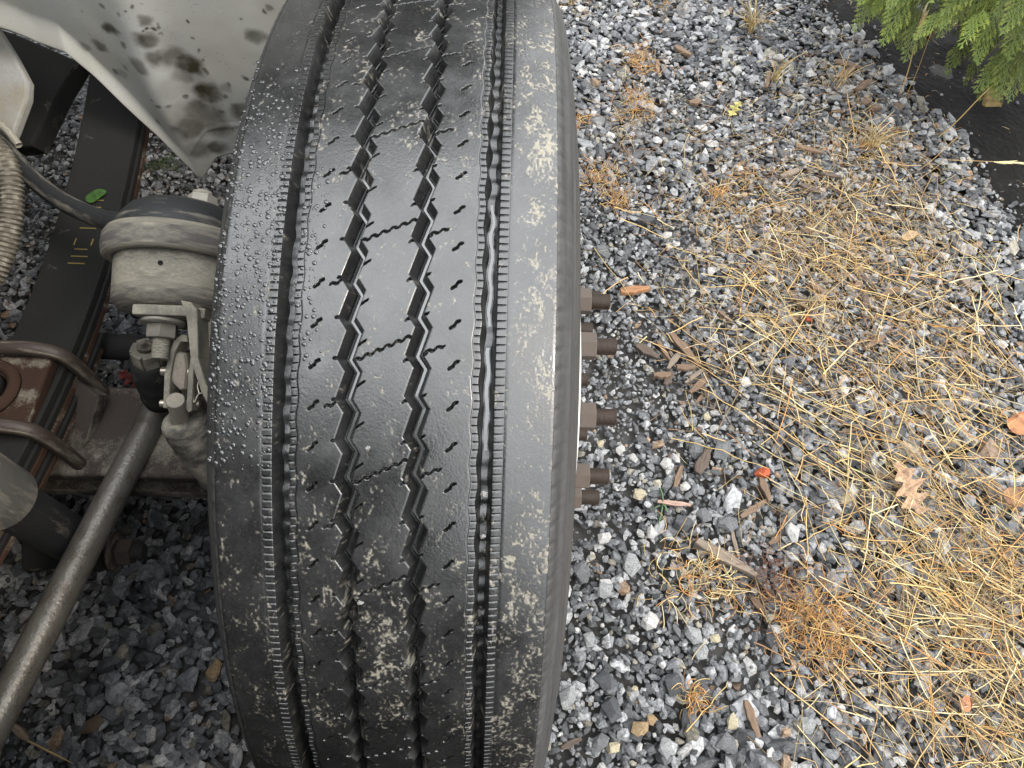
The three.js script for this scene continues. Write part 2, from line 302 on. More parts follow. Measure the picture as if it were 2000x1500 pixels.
const G1 = [-0.0599, 0.0128], G2 = [-0.0128, 0.0119], G3 = [0.0355, 0.0119], G4 = [0.0848, 0.0112];
const eL = { 1: d => G1[0] - G1[1] / 2, 2: d => G2[0] - G2[1] / 2 + zig(d), 3: d => G3[0] - G3[1] / 2 + zig(d + 0.004), 4: d => G4[0] - G4[1] / 2 + 0.0007 * Math.sin(d * 215) };
const eR = { 1: d => G1[0] + G1[1] / 2 + 0.0007 * Math.sin(d * 215), 2: d => G2[0] + G2[1] / 2 + zig(d), 3: d => G3[0] + G3[1] / 2 + zig(d + 0.004), 4: d => G4[0] + G4[1] / 2 };
const SH_L = -0.108, SH_R = 0.1335, ST = 0.0072, ST2 = 0.0048;
const lip = t => t < 0.0009 ? 0.0005 * (1 - t / 0.0009) ** 2 : 0;                    // worn, rounded rib edge
const stitch = (d, skew) => { const u = frac(5 * (d - D0) / PITCH + skew); return u > 0.05 && u < 0.125 ? 1 : 0; };
const segDist = (px, py, ax, ay, bx, by) => { const dx = bx - ax, dy = by - ay, t = clamp(((px - ax) * dx + (py - ay) * dy) / (dx * dx + dy * dy)); return Math.hypot(px - ax - dx * t, py - ay - dy * t); };
const MINI = [[0.0029, -0.0028], [0.0010, -0.0018], [-0.0004, 0.0008], [-0.0029, 0.0026]];
function miniSipe(d, X, xc, d0) {                    // one small S-shaped cut a pitch
  const u = d - d0, k = u - PITCH * Math.round(u / PITCH), x = X - xc; if (Math.abs(x) > 0.006 || Math.abs(k) > 0.006) return 0;
  let m = 1; for (let i = 0; i < 3; i++) m = Math.min(m, segDist(x, k, ...MINI[i], ...MINI[i + 1]) + (i === 1 ? 0.00025 : 0));
  return 0.0045 * smooth(0.00105, 0.0005, m);
}
function longSipe(d, X, x0, x1, slope, d0, every, wob) {   // a wavy cut running across a rib, once in so many pitches
  if (X < x0 || X > x1) return 0; const P = PITCH * every, line = d0 - slope * (X - x0) + wob * Math.sin((X - x0) * 900), u = d - line, k = Math.abs(u - P * Math.round(u / P));
  return 0.0035 * smooth(0.0009, 0.0004, k);
}
function ribPart(xl, xr, n, ks, cut) {
  return sweep(ks, d => { const a = xl(d), b = xr(d); return fracs(n).map(t => { const X = lerp(a, b, t); return [X, lip(X - a) + lip(b - X) + cut(d, X, X - a, b - X)]; }); });
}
const plainRib = (xl, xr, n) => wrapAround(d => { const a = xl(d), b = xr(d); return fracs(n).map(t => [lerp(a, b, t), 0]); });
// shoulder rib on the truck's side, with stitch cuts along the groove
const TSHAPE = [0, 0.08, 0.5, 0.85, 0.9, 1];
function stitchStrip(edge, dir, width) {             // dir -1: rib lies at smaller x than the edge
  return sweep(K_STITCH, d => { const e = edge(d); const row = TSHAPE.map(t => { const s = stitch(d, 0); return [e + dir * t * width, (t < 0.08 ? 0.0004 : 0) + s * (t < 0.88 ? 0.0034 * (1 - 0.35 * t) : 0)]; }); return dir < 0 ? row.reverse() : row; });
}
const still = x => () => x, off = (f, o) => d => f(d) + o;
const notches = d => { const u = frac(2 * (d - D0) / PITCH) - 0.5; return Math.abs(u) < 0.16 ? Math.cos(u / 0.16 * Math.PI / 2) : 0; };
const none = () => 0;
part(tyre, 'shoulder_rib', mergeGeometries([ribPart(still(SH_L), off(eL[1], -ST), 26, K_MID, none), stitchStrip(eL[1], -1, ST), plainRib(still(SH_L), eL[1], 8)]), rubber);
part(tyre, 'tread_rib', mergeGeometries([stitchStrip(eR[1], 1, ST2),
  ribPart(off(eR[1], ST2), eL[2], 44, K_FINE, (d, X, a, b) => Math.max(miniSipe(d, X, -0.0372, 0.0125), b < 0.0115 ? longSipe(d, X, -0.033, 1, 0.45, 0.0215 - 0.006, 3, 0.0009) : 0, b < 0.0028 ? longSipe(d, X, -0.05, 1, 0.1, 0.0106, 1, 0) * 0.8 : 0)), plainRib(eR[1], eL[2], 6)]), rubber);
part(tyre, 'tread_rib', mergeGeometries([ribPart(eR[2], eL[3], 46, K_FINE, (d, X, a, b) => Math.max(longSipe(d, X, -0.02, 1, 0.48, -0.021 + 0.0065, 3, 0.0010), a < 0.0042 ? longSipe(d, X, -0.02, 1, 0.7, 0.0075, 1, 0) : 0, b < 0.0045 ? longSipe(d, X, -0.02, 1, 0.55, 0.034, 1, 0.0006) : 0)), plainRib(eR[2], eL[3], 6)]), rubber);
part(tyre, 'tread_rib', mergeGeometries([ribPart(eR[3], off(eL[4], -ST2), 44, K_FINE, (d, X, a, b) => Math.max(miniSipe(d, X, 0.0605, 0.0105), a < 0.013 ? longSipe(d, X, 0.03, 0.06, 0.4, -0.023, 3, 0.0008) : 0, a < 0.003 ? longSipe(d, X, 0.03, 1, 0.5, 0.0085, 1, 0) : 0)), stitchStrip(eL[4], -1, ST2), plainRib(eR[3], eL[4], 6)]), rubber);
part(tyre, 'shoulder_rib', mergeGeometries([stitchStrip(eR[4], 1, ST), ribPart(off(eR[4], ST), still(SH_R), 26, K_MID, none), plainRib(eR[4], still(SH_R), 8)]), rubber, { label: 'outer shoulder rib spattered with dried tan mud' });
// grooves: tapered walls, a ledge and a wet floor
function groovePart(k, steps) {
  const seg = ks => steps.slice(0, -1).map((s, i) => sweep(ks, d => { const a = eL[k](d), b = eR[k](d), w = 0.0007 * Math.sin(d * 205 + k) * (0.6 + fbm(d * 30, k * 5, 2)), f = q => [lerp(a, b, q[0]) + (q[2] || 0) * w, q[1] + (q[1] > 0.008 ? 0.0007 * Math.sin(d * 430 + k * 2) * (q[2] || 0) : 0)]; return [f(s), f(steps[i + 1])]; }));
  part(tyre, 'tread_groove', mergeGeometries([...seg(K_GROOVE), ...seg(K_REST)]), rubber);
}
const ZIGWALL = [[-0.03, 0.0002], [0.1, 0.0035], [0.41, 0.0125], [0.47, 0.0129], [0.5, 0.0155], [0.7, 0.0155], [0.73, 0.0129], [0.79, 0.0125], [1.03, 0.0002]];
const FLATWALL = [[-0.03, 0.0002], [0.06, 0.003], [0.34, 0.0155, 1], [0.76, 0.0155, 1], [0.92, 0.005], [1.03, 0.0002]];
groovePart(1, FLATWALL); groovePart(2, ZIGWALL); groovePart(3, ZIGWALL); groovePart(4, [[-0.03, 0.0002], [0.08, 0.003], [0.28, 0.0155, 1], [0.7, 0.0155, 1], [0.9, 0.005], [1.03, 0.0002]]);
function waterPart(k, q0, q1, dep, wob, d0, d1) {
  const ks = K_GROOVE.filter(d => d > d0 && d < d1);
  part(tyre, 'water_film', sweep(ks, d => { const a = eL[k](d), b = eR[k](d), w = wob * 0.0007 * Math.sin(d * 205 + k) * (0.6 + fbm(d * 30, k * 5, 2)), n = 0.05 * (fbm(d * 160, k * 9, 2) - 0.5); return [[lerp(a, b, q0 + n) + w, dep], [lerp(a, b, q1 + n) + w, dep - 0.0001]]; }), film, { label: 'wet film of water in the groove floor' });
}
waterPart(2, 0.515, 0.685, 0.0152, 0, -0.21, 0.11); waterPart(3, 0.515, 0.685, 0.0152, 0, -0.21, 0.1); waterPart(4, 0.4, 0.6, 0.0148, 1, -0.15, -0.05); waterPart(4, 0.38, 0.62, 0.0148, 1, -0.035, 0.045);
// sidewalls
const wallR = d => { const n = notches(d); return [[SH_R, 0.0002], [0.1362, 0.0012 + 0.002 * n], [0.1385 - 0.0016 * n, 0.0048], [0.1405 - 0.0006 * n, 0.009], [0.1445, 0.0165], [0.1462, 0.0172], [0.1495, 0.028], [0.1505, 0.0285], [0.1545, 0.047], [0.1595, 0.072], [0.1625, 0.1], [0.1615, 0.13], [0.155, 0.165], [0.1555, 0.168], [0.143, 0.2], [0.131, 0.22], [0.121, 0.228]].map(q => [q[0], q[1]]); };
const wallL = d => wallR(d + PITCH / 4).map(([x, y]) => [2 * (SH_L + SH_R) / 2 - x, y]).reverse();
part(tyre, 'sidewall', mergeGeometries([sweep(K_MID, wallR), wrapAround(wallR)]), wall);
part(tyre, 'sidewall', mergeGeometries([sweep(K_MID, wallL), wrapAround(wallL)]), wall);
{ // raindrops standing on the truck-side shoulder
  const list = [], bead = new THREE.SphereGeometry(1, 12, 7, 0, 6.2832, 0, Math.PI / 2), q = new THREE.Quaternion();
  for (let n = 0; n < 16000 && list.length < 2200; n++) {
    const X = rr(-0.113, -0.026), phi = rr(-0.34, 0.62), y = phiToY(phi); let k = X < -0.0665 ? 1 : X > -0.0525 ? smooth(-0.030, -0.05, X) * 0.7 : 0; k *= smooth(960, 820, y) * smooth(90, 330, y); if (X > -0.06) k *= smooth(250, 400, y) * smooth(760, 600, y);
    if (rnd() > k * 0.9) continue; const r = 0.0003 + 0.0017 * Math.pow(rnd(), 3);
    q.setFromAxisAngle(V(1, 0, 0), -(phi - ALPHA)); const dep = X < -0.108 ? 0.0008 : 0; list.push(new THREE.Matrix4().compose(V(...onTyre(X, crown(X) - dep - 0.00008, phi)), q, V(r, r * 0.62, r * rr(0.9, 1.25))));
  }
  const im = new THREE.InstancedMesh(bead, new THREE.MeshPhysicalMaterial({ color: L3(0.02, 0.021, 0.022), roughness: 0.04, ior: 1.7 }), list.length);
  list.forEach((m, i) => im.setMatrixAt(i, m)); im.name = 'raindrops'; im.userData.kind = 'stuff'; tyre.add(im);
}
// wheel: white disc with ten studs
const wheel = new THREE.Group(); wheel.name = 'wheel_rim'; truck.add(wheel);
const AX = V(1, 0, 0), HUB = V(0, RW, 0);
part(wheel, 'brake_drum', lathe([[0, -0.16], [0.2, -0.16], [0.215, -0.15], [0.215, 0.02], [0.2, 0.08], [0.1, 0.1]], HUB, AX, 64), mat(0.03, 0.026, 0.022, 0.8));  // unseen drum, put in to block light through the wheel
part(wheel, 'disc', lathe([[0.29, -0.12], [0.285, -0.1], [0.25, -0.09], [0.25, 0.09], [0.285, 0.125], [0.292, 0.132], [0.288, 0.136], [0.262, 0.132], [0.245, 0.12], [0.225, 0.162], [0.208, 0.184], [0.195, 0.19], [0.1, 0.1905], [0.1, 0.14]], HUB, AX, 96), M.rim, { label: 'white painted wheel disc' });
part(wheel, 'hub', lathe([[0.1, 0.13], [0.1, 0.176], [0.09, 0.183], [0.06, 0.186], [0, 0.187]], HUB, AX, 64), M.darkSteel);
for (let i = 0; i < 10; i++) {
  const phi = ALPHA * 0 + 0.1805 + i * Math.PI / 5, p = onTyre(0.19, 0.143, -phi); const P = V(...p);
  part(wheel, 'washer', lathe([[0, 0], [0.0185, 0], [0.0195, 0.001], [0.0195, 0.003], [0.0185, 0.0042], [0, 0.0042]], P, AX, 40), M.nut);
  part(wheel, 'lug_nut', hexNut(P.clone().setX(0.1938), AX, 0.0178, 0.0212, 0.3 + rr(-0.12, 0.12)), M.nut);
  part(wheel, 'wheel_stud', threaded(P.clone().setX(0.2), AX, 0.0107, 0.0405, 0.0015), M.stud);
}

// ---------------------------------------------------------------- truck: opened hood, running gear, brake
const RIGHT = V(1, 0, 0).applyMatrix4(BASIS), UP = V(0, 1, 0).applyMatrix4(BASIS), BACK = V(0, 0, 1).applyMatrix4(BASIS);
function slab(outline, depth, thick, bevel = 0.002) { // a plate of real thickness whose face stands square to the line of sight, at a known distance
  const g = plate(outline.map(([x, y]) => [(x - 1000) / FPX * depth, -(y - 750) / FPX * depth]), thick, bevel);
  g.applyMatrix4(frame(EYE.clone().addScaledVector(BACK, -depth - thick / 2), RIGHT, UP, BACK)); return boxUV(g, 4);
}
const B4 = g => boxUV(g, 4);
// hood tilted forward: its white inner panel hangs in front of the wheel
const hood = new THREE.Group(); hood.name = 'hood'; hood.userData.label = 'opened white hood with mildew stained inner panel'; truck.add(hood);
{
  const ZP = -0.47, edge = [[-420, 20], [-160, 60], [20, 100], [75, 114], [130, 122], [190, 160], [250, 208], [318, 262], [360, 298], [382, 318], [396, 334], [411, 316], [424, 301], [470, 296], [540, 294], [570, 250], [600, 120], [620, -40]].map(([x, y]) => { const p = atZ(x, y, ZP); return new THREE.Vector2(p.x, p.y); });
  const cum = [0]; for (let i = 1; i < edge.length; i++) cum.push(cum[i - 1] + edge[i].distanceTo(edge[i - 1]));
  const along = t => { const s = t * cum[cum.length - 1]; let i = 1; while (i < cum.length - 1 && cum[i] < s) i++; const k = (s - cum[i - 1]) / (cum[i] - cum[i - 1]); return edge[i - 1].clone().lerp(edge[i], k); };
  const NU = 260, NV = 150, TOPY = 1.28, r0 = atZ(235, -60, ZP), r1 = atZ(285, 110, ZP), r2 = atZ(392, 325, ZP);
  const ridge = y => y > r1.y ? lerp(r1.x, r0.x, (y - r1.y) / (r0.y - r1.y)) : lerp(r2.x, r1.x, (y - r2.y) / (r1.y - r2.y));
  const surf = (x, y, h) => { const q = x - ridge(y); let z = ZP; z += 0.022 * Math.exp(-(q * q) / 0.0012) * smooth(1.0, 0.6, y) - 0.05 * smooth(0.0, -0.25, q) * smooth(0.25, 0.7, y); z += 0.018 * smooth(0.05, 0, h) * smooth(0.02, -0.06, q) - 0.012 * smooth(0.012, 0, h) * (q < 0 ? 1 : 0); z += 0.006 * (fbm(x * 6, y * 6, 3) - 0.5); if (x > r2.x && h > 0.055 && h < 0.062) z += 0.001; return z; };
  const stains = [[217, 55, 12, 1], [190, 95, 10, 0.9], [288, 65, 15, 1], [292, 32, 9, 0.8], [305, 100, 14, 1], [340, 108, 22, 0.8], [368, 125, 22, 1.15], [405, 178, 24, 1.2], [440, 170, 10, 0.6], [385, 165, 30, 0.4], [400, 215, 34, 0.9], [470, 215, 18, 1], [380, 240, 28, 0.9], [425, 245, 24, 0.8], [350, 165, 30, 0.3], [375, 205, 30, 0.45], [425, 285, 18, 1], [395, 280, 22, 0.8], [500, 72, 14, 1], [500, 73, 6, 0.7], [243, 83, 6, 0.7], [275, 115, 12, 0.8], [232, 145, 10, 0.5], [157, 103, 10, 0.5], [495, 195, 12, 1], [325, 75, 24, 0.2], [440, 205, 40, 0.25], [360, 145, 18, 0.7]]
    .concat(Array.from({ length: 46 }, () => [rr(190, 540), rr(0, 290), rr(2, 6.5), rr(0.6, 1.1)])).map(([x, y, r, k]) => { const p = atZ(x, y, ZP); return [p.x, p.y, r * 0.00098, k]; });
  const X0 = -1.25, XS = 1.4, Y0 = 0.25, YS = 1.05;
  const map = tex(1024, 1024, (u, v) => {
    const x = X0 + u * XS, y = Y0 + v * YS; let m = 0; const wx = (fbm(x * 40, y * 40, 4) - 0.5) * 0.018, wy = (fbm(x * 40 + 9, y * 40, 4) - 0.5) * 0.018;
    for (const [a, b, r, k] of stains) { const d = Math.hypot(x + wx - a, (y + wy - b) * 1.1) / r; if (d < 1.9) m = Math.max(m, k * smooth(1.45, 0.5, d)); }
    const g = fbm(x * 60, y * 60, 4); m = clamp(m * (0.5 + 0.6 * g)); const tan = clamp(0.25 + 1.4 * (fbm(x * 9 + 2, y * 9, 4) - 0.45)), f = 0.94 + 0.1 * hash(Math.floor(u * 1024), Math.floor(v * 1024));
    const sp = noise(x * 260, y * 260) > 0.93 && noise(x * 22 + 5, y * 22) > 0.6 ? 0.6 : 0; const mm = Math.max(m, sp * 0.6);
    const c = [lerp(0.42, 0.33, tan), lerp(0.425, 0.315, tan), lerp(0.405, 0.26, tan)];
    return [lerp(c[0], 0.035, mm) * f, lerp(c[1], 0.03, mm) * f, lerp(c[2], 0.018, mm) * f];
  }, true, false);
  const inner = new THREE.MeshStandardMaterial({ map, roughness: 0.55, bumpMap: grit, bumpScale: 0.0005 });
  const face = off => gridGeo(NU, NV, (i, j) => { const e = along(i / NU), v = j / NV, vv = v * v * 0.6 + v * 0.4, y = lerp(e.y, TOPY, vv), h = y - e.y; return [e.x, y, surf(e.x, y, h) - off, (e.x - X0) / XS, (y - Y0) / YS]; });
  const rim = gridGeo(NU, 4, (i, j) => { const e = along(i / NU), z = surf(e.x, e.y, 0), a = j / 4 * Math.PI; return [e.x, e.y - 0.0035 * Math.sin(a), z - 0.0035 + 0.0035 * Math.cos(a), (e.x - X0) / XS, (e.y - Y0) / YS]; });
  part(hood, 'inner_panel', mergeGeometries([face(0), face(0.007), rim]), inner);
  const white = mat(0.5, 0.5, 0.48, 0.45), lining = mat(0.16, 0.16, 0.155, 0.8), a = atZ(1081, 44, -0.6);
  const side = plate([[0.6, a.y], [0.72, 0.45], [0.86, 0.28], [1.36, 0.26], [1.25, 0.7], [0.75, 2.2], [0.56, 2.2]], 0.008, 0.002); side.rotateY(Math.PI / 2); side.translate(a.x + 0.001, 0, 0); part(hood, 'fender_side', side, white);
  const back = new RoundedBoxGeometry(2.1, 1.72, 0.01, 2, 0.003); back.rotateX(0.345); back.translate(-0.9, 1.44, -0.95); part(hood, 'hood_top', back, lining);
}
// grey support beside the hood, and the dark box behind it
part(truck, 'fender_support', slab([[-60, 20], [-12, 46], [26, 105], [54, 158], [52, 192], [26, 262], [16, 276], [4, 264], [-60, 230]], 1.16, 0.02, 0.005), dusty([0.3, 0.3, 0.285], 0.3, 4));
part(truck, 'support_lip', tube([atDepth(-30, 215, 1.14), atDepth(0, 242, 1.14), atDepth(20, 262, 1.14), atDepth(37, 284, 1.14)], 0.006, 20, 10), M.brightDust);
part(truck, 'dark_housing', slab([[-70, 30], [40, 70], [150, 118], [112, 180], [62, 285], [20, 290], [-70, 220]], 1.3, 0.05, 0.006), M.darkSteel);
// leaf spring
const spring = new THREE.Group(); spring.name = 'leaf_spring'; truck.add(spring);
const arch = z => 0.492 + 0.38 * (z + 0.16) ** 2;
function leafStrip(z0, z1, drop, thick, x0, x1) {
  const n = 60, pr = []; const b = 0.0025; for (const q of [[x0 + b, 0], [x1 - b, 0], [x1, -b], [x1, -thick + b], [x1 - b, -thick], [x0 + b, -thick], [x0, -thick + b], [x0, -b], [x0 + b, 0]]) pr.push(q);
  const segs = []; for (let k = 0; k < pr.length - 1; k++) segs.push(gridGeo(1, n, (i, j) => { const z = lerp(z0, z1, j / n), q = pr[k + i]; return [q[0], arch(z) - drop + q[1], z, q[0] * 4 + q[1] * 4, z * 4]; }));
  return mergeGeometries(segs);
}
const SX0 = -0.63, SX1 = -0.535;
[[-1.05, 0.75, 0, 0.0145], [-1.0, 0.7, 0.0175, 0.0145], [-0.78, 0.6, 0.035, 0.013], [-0.13, 0.5, 0.051, 0.012], [-0.11, 0.42, 0.065, 0.011]].forEach(([a, b, d, t], i) => part(spring, 'leaf', leafStrip(a, b, d, t, SX0 + 0.001 * (i % 2), SX1 + 0.002 * (i % 2)), i === 2 || i === 4 ? M.rustLeaf : M.spring));
{ // worn yellow stencil on the top leaf
  const bars = [[[-0.545, -0.330], 5], [[-0.545, -0.245], 4]]; const g = [];
  for (let i = 0; i < 10; i++) { if (i === 5 || i === 6) continue; const z = -0.345 + i * 0.0135, w = i === 7 ? 0.02 : 0.026; const b = new THREE.BoxGeometry(w, 0.0006, 0.0018, 3, 1, 1); b.translate(-0.575 - (i % 2) * 0.001, arch(z) + 0.0009, z); g.push(b); }
  for (const z of [-0.318, -0.2645]) { const b = new THREE.BoxGeometry(0.0018, 0.0006, 0.0135); b.translate(-0.562, arch(z) + 0.0009, z); g.push(b); const c = b.clone(); c.translate(-0.027, 0, 0); g.push(c); }
  part(spring, 'stencil_mark', mergeGeometries(g), mat(0.22, 0.16, 0.045, 0.7), { label: 'worn yellow stencilled characters' });
}
const capPlate = new THREE.Group(); capPlate.name = 'spring_cap'; truck.add(capPlate);
{ const g = new RoundedBoxGeometry(0.1, 0.022, 0.118, 3, 0.006); g.translate(-0.59, 0.512, 0.022); part(capPlate, 'cap', B4(g), M.rust);
  part(capPlate, 'raised_boss', lathe([[0, 0], [0.046, 0], [0.046, 0.006], [0.038, 0.013], [0.03, 0.008], [0.03, 0]], V(-0.612, 0.522, 0.02), V(0, 1, 0), 48), M.rust);
  part(capPlate, 'bump_stop', lathe([[0, 0], [0.027, 0], [0.025, 0.02], [0.015, 0.027], [0, 0.028]], V(-0.612, 0.523, 0.02), V(0, 1, 0), 40), M.darkSteel); }
for (const z of [-0.04, 0.08]) part(truck, 'u_bolt', tube([V(-0.66, 0.4, z), V(-0.66, 0.5, z), V(-0.645, 0.53, z), V(-0.61, 0.537, z), V(-0.555, 0.536, z), V(-0.53, 0.522, z), V(-0.523, 0.49, z), V(-0.522, 0.405, z)], 0.0105, 90, 16), dusty([0.045, 0.033, 0.027], -0.15, 5, 0.5));
// axle beam
const axle = new THREE.Group(); axle.name = 'axle_beam'; truck.add(axle);
{ const g = new RoundedBoxGeometry(1.0, 0.03, 0.15, 3, 0.008); g.translate(-0.8, 0.393, 0.022); part(axle, 'top_flange', B4(g), M.axle);
  const w = new RoundedBoxGeometry(1.0, 0.07, 0.035, 2, 0.006); w.translate(-0.8, 0.345, 0.022); part(axle, 'web', B4(w), M.axle);
  const f = new RoundedBoxGeometry(1.0, 0.028, 0.13, 3, 0.008); f.translate(-0.8, 0.297, 0.022); part(axle, 'bottom_flange', B4(f), M.axle);
  part(axle, 'spring_seat', slab([[96, 700], [192, 772], [168, 862], [150, 890], [92, 905], [84, 760]], 1.085, 0.03, 0.004), M.axle);
  part(axle, 'beam_end', slab([[285, 745], [340, 740], [420, 760], [440, 860], [430, 905], [320, 912], [270, 900]], 1.13, 0.08, 0.012), M.axle); }
part(truck, 'sway_bar', rod(atDepth(150, 674, 1.2), atDepth(350, 682, 1.2), 0.022), M.darkSteel);
// drag link
const dl0 = atDepth(325, 765, 1.135), dl1 = atDepth(-108, 1600, 0.82);
part(truck, 'drag_link', B4(rod(dl0, dl1, 0.0208, 0.0208, 48)), M.link);
// shock absorber
const shock = new THREE.Group(); shock.name = 'shock_absorber'; truck.add(shock);
part(shock, 'dust_cover', lathe([[0.0335, 0.002], [0.041, 0], [0.0425, 0.002], [0.0425, 0.3], [0.03, 0.32]], V(-0.53, 0.53, 0.179), V(0, 1, 0)), M.shockTop);
part(shock, 'body', lathe([[0, 0], [0.028, 0], [0.033, 0.006], [0.033, 0.26], [0, 0.26]], V(-0.53, 0.315, 0.179), V(0.0, 1, 0)), M.shockBody);
part(shock, 'mounting_eye', lathe([[0.012, 0], [0.03, 0], [0.032, 0.003], [0.032, 0.037], [0.03, 0.04], [0.012, 0.04]], V(-0.545, 0.3, 0.18), V(1, 0, 0), 40), M.darkSteel);
part(shock, 'mounting_bolt', rod(V(-0.56, 0.3, 0.18), V(-0.445, 0.3, 0.18), 0.012), M.darkSteel);
part(shock, 'mounting_nut', hexNut(V(-0.483, 0.3, 0.18), AX, 0.021, 0.022, 0.3), M.axle);
part(shock, 'mounting_washer', lathe([[0.01, 0], [0.031, 0], [0.031, 0.005], [0.01, 0.005]], V(-0.492, 0.3, 0.18), AX, 40), M.axle);
part(truck, 'mounting_bracket', slab([[40, 1000], [120, 1010], [150, 1085], [120, 1112], [40, 1118]], 1.12, 0.03, 0.004), M.darkSteel);
// brake chamber
const CA = V(0, Math.sin(0.384), -Math.cos(0.384)), CT = V(0, Math.cos(0.384), Math.sin(0.384)), CQ = V(-0.325, 0.633, -0.039);
const cham = (s, t, a) => CQ.clone().add(V(s, 0, 0)).addScaledVector(CT, t).addScaledVector(CA, a);
const brake = new THREE.Group(); brake.name = 'brake_chamber'; brake.userData.label = 'round dusty brake chamber with clamp band'; truck.add(brake);
part(brake, 'body', lathe([[0, 0], [0.058, 0], [0.070, 0.004], [0.077, 0.014], [0.0775, 0.03], [0.0785, 0.07]], CQ, CA, 96), M.chamber);
part(brake, 'clamp_band', lathe([[0.077, 0.067], [0.087, 0.066], [0.0925, 0.07], [0.0945, 0.08], [0.0935, 0.094], [0.089, 0.102], [0.08, 0.104]], CQ, CA, 96), M.band);
part(brake, 'cap', lathe([[0.082, 0.1], [0.0815, 0.11], [0.077, 0.122], [0.066, 0.136], [0.056, 0.142], [0, 0.1435]], CQ, CA, 96), M.chamberCap);
part(brake, 'port_fitting', mergeGeometries([hexNut(cham(0.026, 0.012, 0.128), CA, 0.0185, 0.03, 0.2), lathe([[0, 0], [0.0125, 0], [0.012, 0.006], [0.006, 0.0085], [0, 0.009]], cham(0.026, 0.012, 0.1575), CA, 24)].map(g => g.index ? g.toNonIndexed() : g)), M.brightDust);
{ const p = atDepth(313, 513, 0.872); part(brake, 'dark_hole_plug', lathe([[0, 0], [0.0029, 0], [0.0029, 0.004], [0.0022, 0.0045], [0, 0.003]], p, EYE.clone().sub(p), 20), mat(0.005, 0.004, 0.004, 0.9)); }  // near-black raised plug; its colour stands in for the shade in a hole
{ // bracket that carries the chamber
  const g = plate([[-0.022, 0.03], [-0.02, 0.074], [0.045, 0.074], [0.06, 0.06], [0.06, -0.02], [-0.018, -0.02]], 0.013, 0.002); g.applyMatrix4(frame(cham(0, 0, -0.0075), V(1, 0, 0), CT, V(1, 0, 0).cross(CT))); part(brake, 'flange', B4(g), M.bracket);
  part(brake, 'washer', lathe([[0, 0], [0.024, 0], [0.025, 0.001], [0.025, 0.006], [0, 0.006]], cham(0.004, 0.045, -0.014), CA.clone().negate(), 40), M.brightDust);
  part(brake, 'nut', hexNut(cham(0.004, 0.045, -0.02), CA.clone().negate(), 0.0185, 0.018, 0.25), M.bracket);
  part(brake, 'threaded_stud', threaded(cham(0.004, 0.045, -0.03), CA.clone().negate(), 0.0105, 0.034, 0.0032), M.bracket);
  part(truck, 'chamber_bracket', mergeGeometries([slab([[352, 586], [372, 590], [384, 604], [386, 650], [387, 700], [402, 750], [420, 790], [440, 830], [440, 850], [418, 815], [392, 765], [372, 705], [366, 650], [364, 625], [358, 606]], 0.868, 0.05, 0.002), slab([[376, 590], [446, 655], [452, 790], [440, 835], [402, 752], [387, 700], [384, 620]], 0.9, 0.018, 0.002)]), M.bracket);
}
// slack adjuster: clevis, lever, pins and boot
const slack = new THREE.Group(); slack.name = 'slack_adjuster'; truck.add(slack);
part(slack, 'clevis_arm', slab([[318, 797], [320, 735], [329, 690], [340, 662], [356, 652], [366, 655], [366, 668], [352, 668], [341, 688], [332, 735], [330, 798]], 0.9, 0.03, 0.0015), M.bracket);
part(slack, 'clevis_arm', slab([[363, 800], [366, 742], [371, 700], [379, 702], [377, 745], [374, 802], [368, 806]], 0.895, 0.03, 0.0015), M.bracket);
part(slack, 'lever', mergeGeometries([slab([[329, 742], [328, 716], [334, 694], [347, 686], [360, 690], [364, 720], [360, 760], [350, 764], [338, 752]], 0.905, 0.045, 0.006)]), dusty([0.24, 0.2, 0.17], 0.45, 7));
part(slack, 'clevis_pin', rod(atDepth(313, 788, 0.907), atDepth(390, 789, 0.912), 0.0046), M.plated);
part(slack, 'clevis_pin', rod(atDepth(316, 725, 0.915), atDepth(372, 727, 0.915), 0.0058), M.plated);
part(slack, 'cotter_pin', tube([atDepth(378, 768, 0.9), atDepth(379, 786, 0.9), atDepth(388, 770, 0.9), atDepth(396, 766, 0.9), atDepth(399, 752, 0.9), atDepth(392, 742, 0.9), atDepth(386, 752, 0.9), atDepth(389, 768, 0.9)], 0.0011, 60, 8), M.plated);
part(slack, 'push_rod', rod(atDepth(342, 781, 0.885), atDepth(364, 842, 0.95), 0.0112), dusty([0.3, 0.26, 0.22], 0.6, 6));
{ const a = atDepth(352, 812, 0.925), b = atDepth(430, 930, 1.0), d = b.clone().sub(a), l = d.length(), q = [[0.010, 0.006], [0.018, 0], [0.026, 0.004], [0.029, 0.012], [0.027, 0.017], [0.0305, 0.023], [0.028, 0.029], [0.031, 0.035], [0.0285, 0.04], [0.0305, 0.048], [0.027, 0.055], [0.029, 0.062], [0.026, 0.075], [0.027, l]];
  const g = lathe(q, a, d, 72), p = g.attributes.position, c = V(); for (let i = 0; i < p.count; i++) { c.fromBufferAttribute(p, i); const w = 0.0035 * (fbm(c.x * 60, c.y * 60 + c.z * 40, 3) - 0.5); p.setXYZ(i, c.x + w, c.y + w, c.z - w); } g.computeVertexNormals(); part(slack, 'rubber_boot', g, M.boot); }
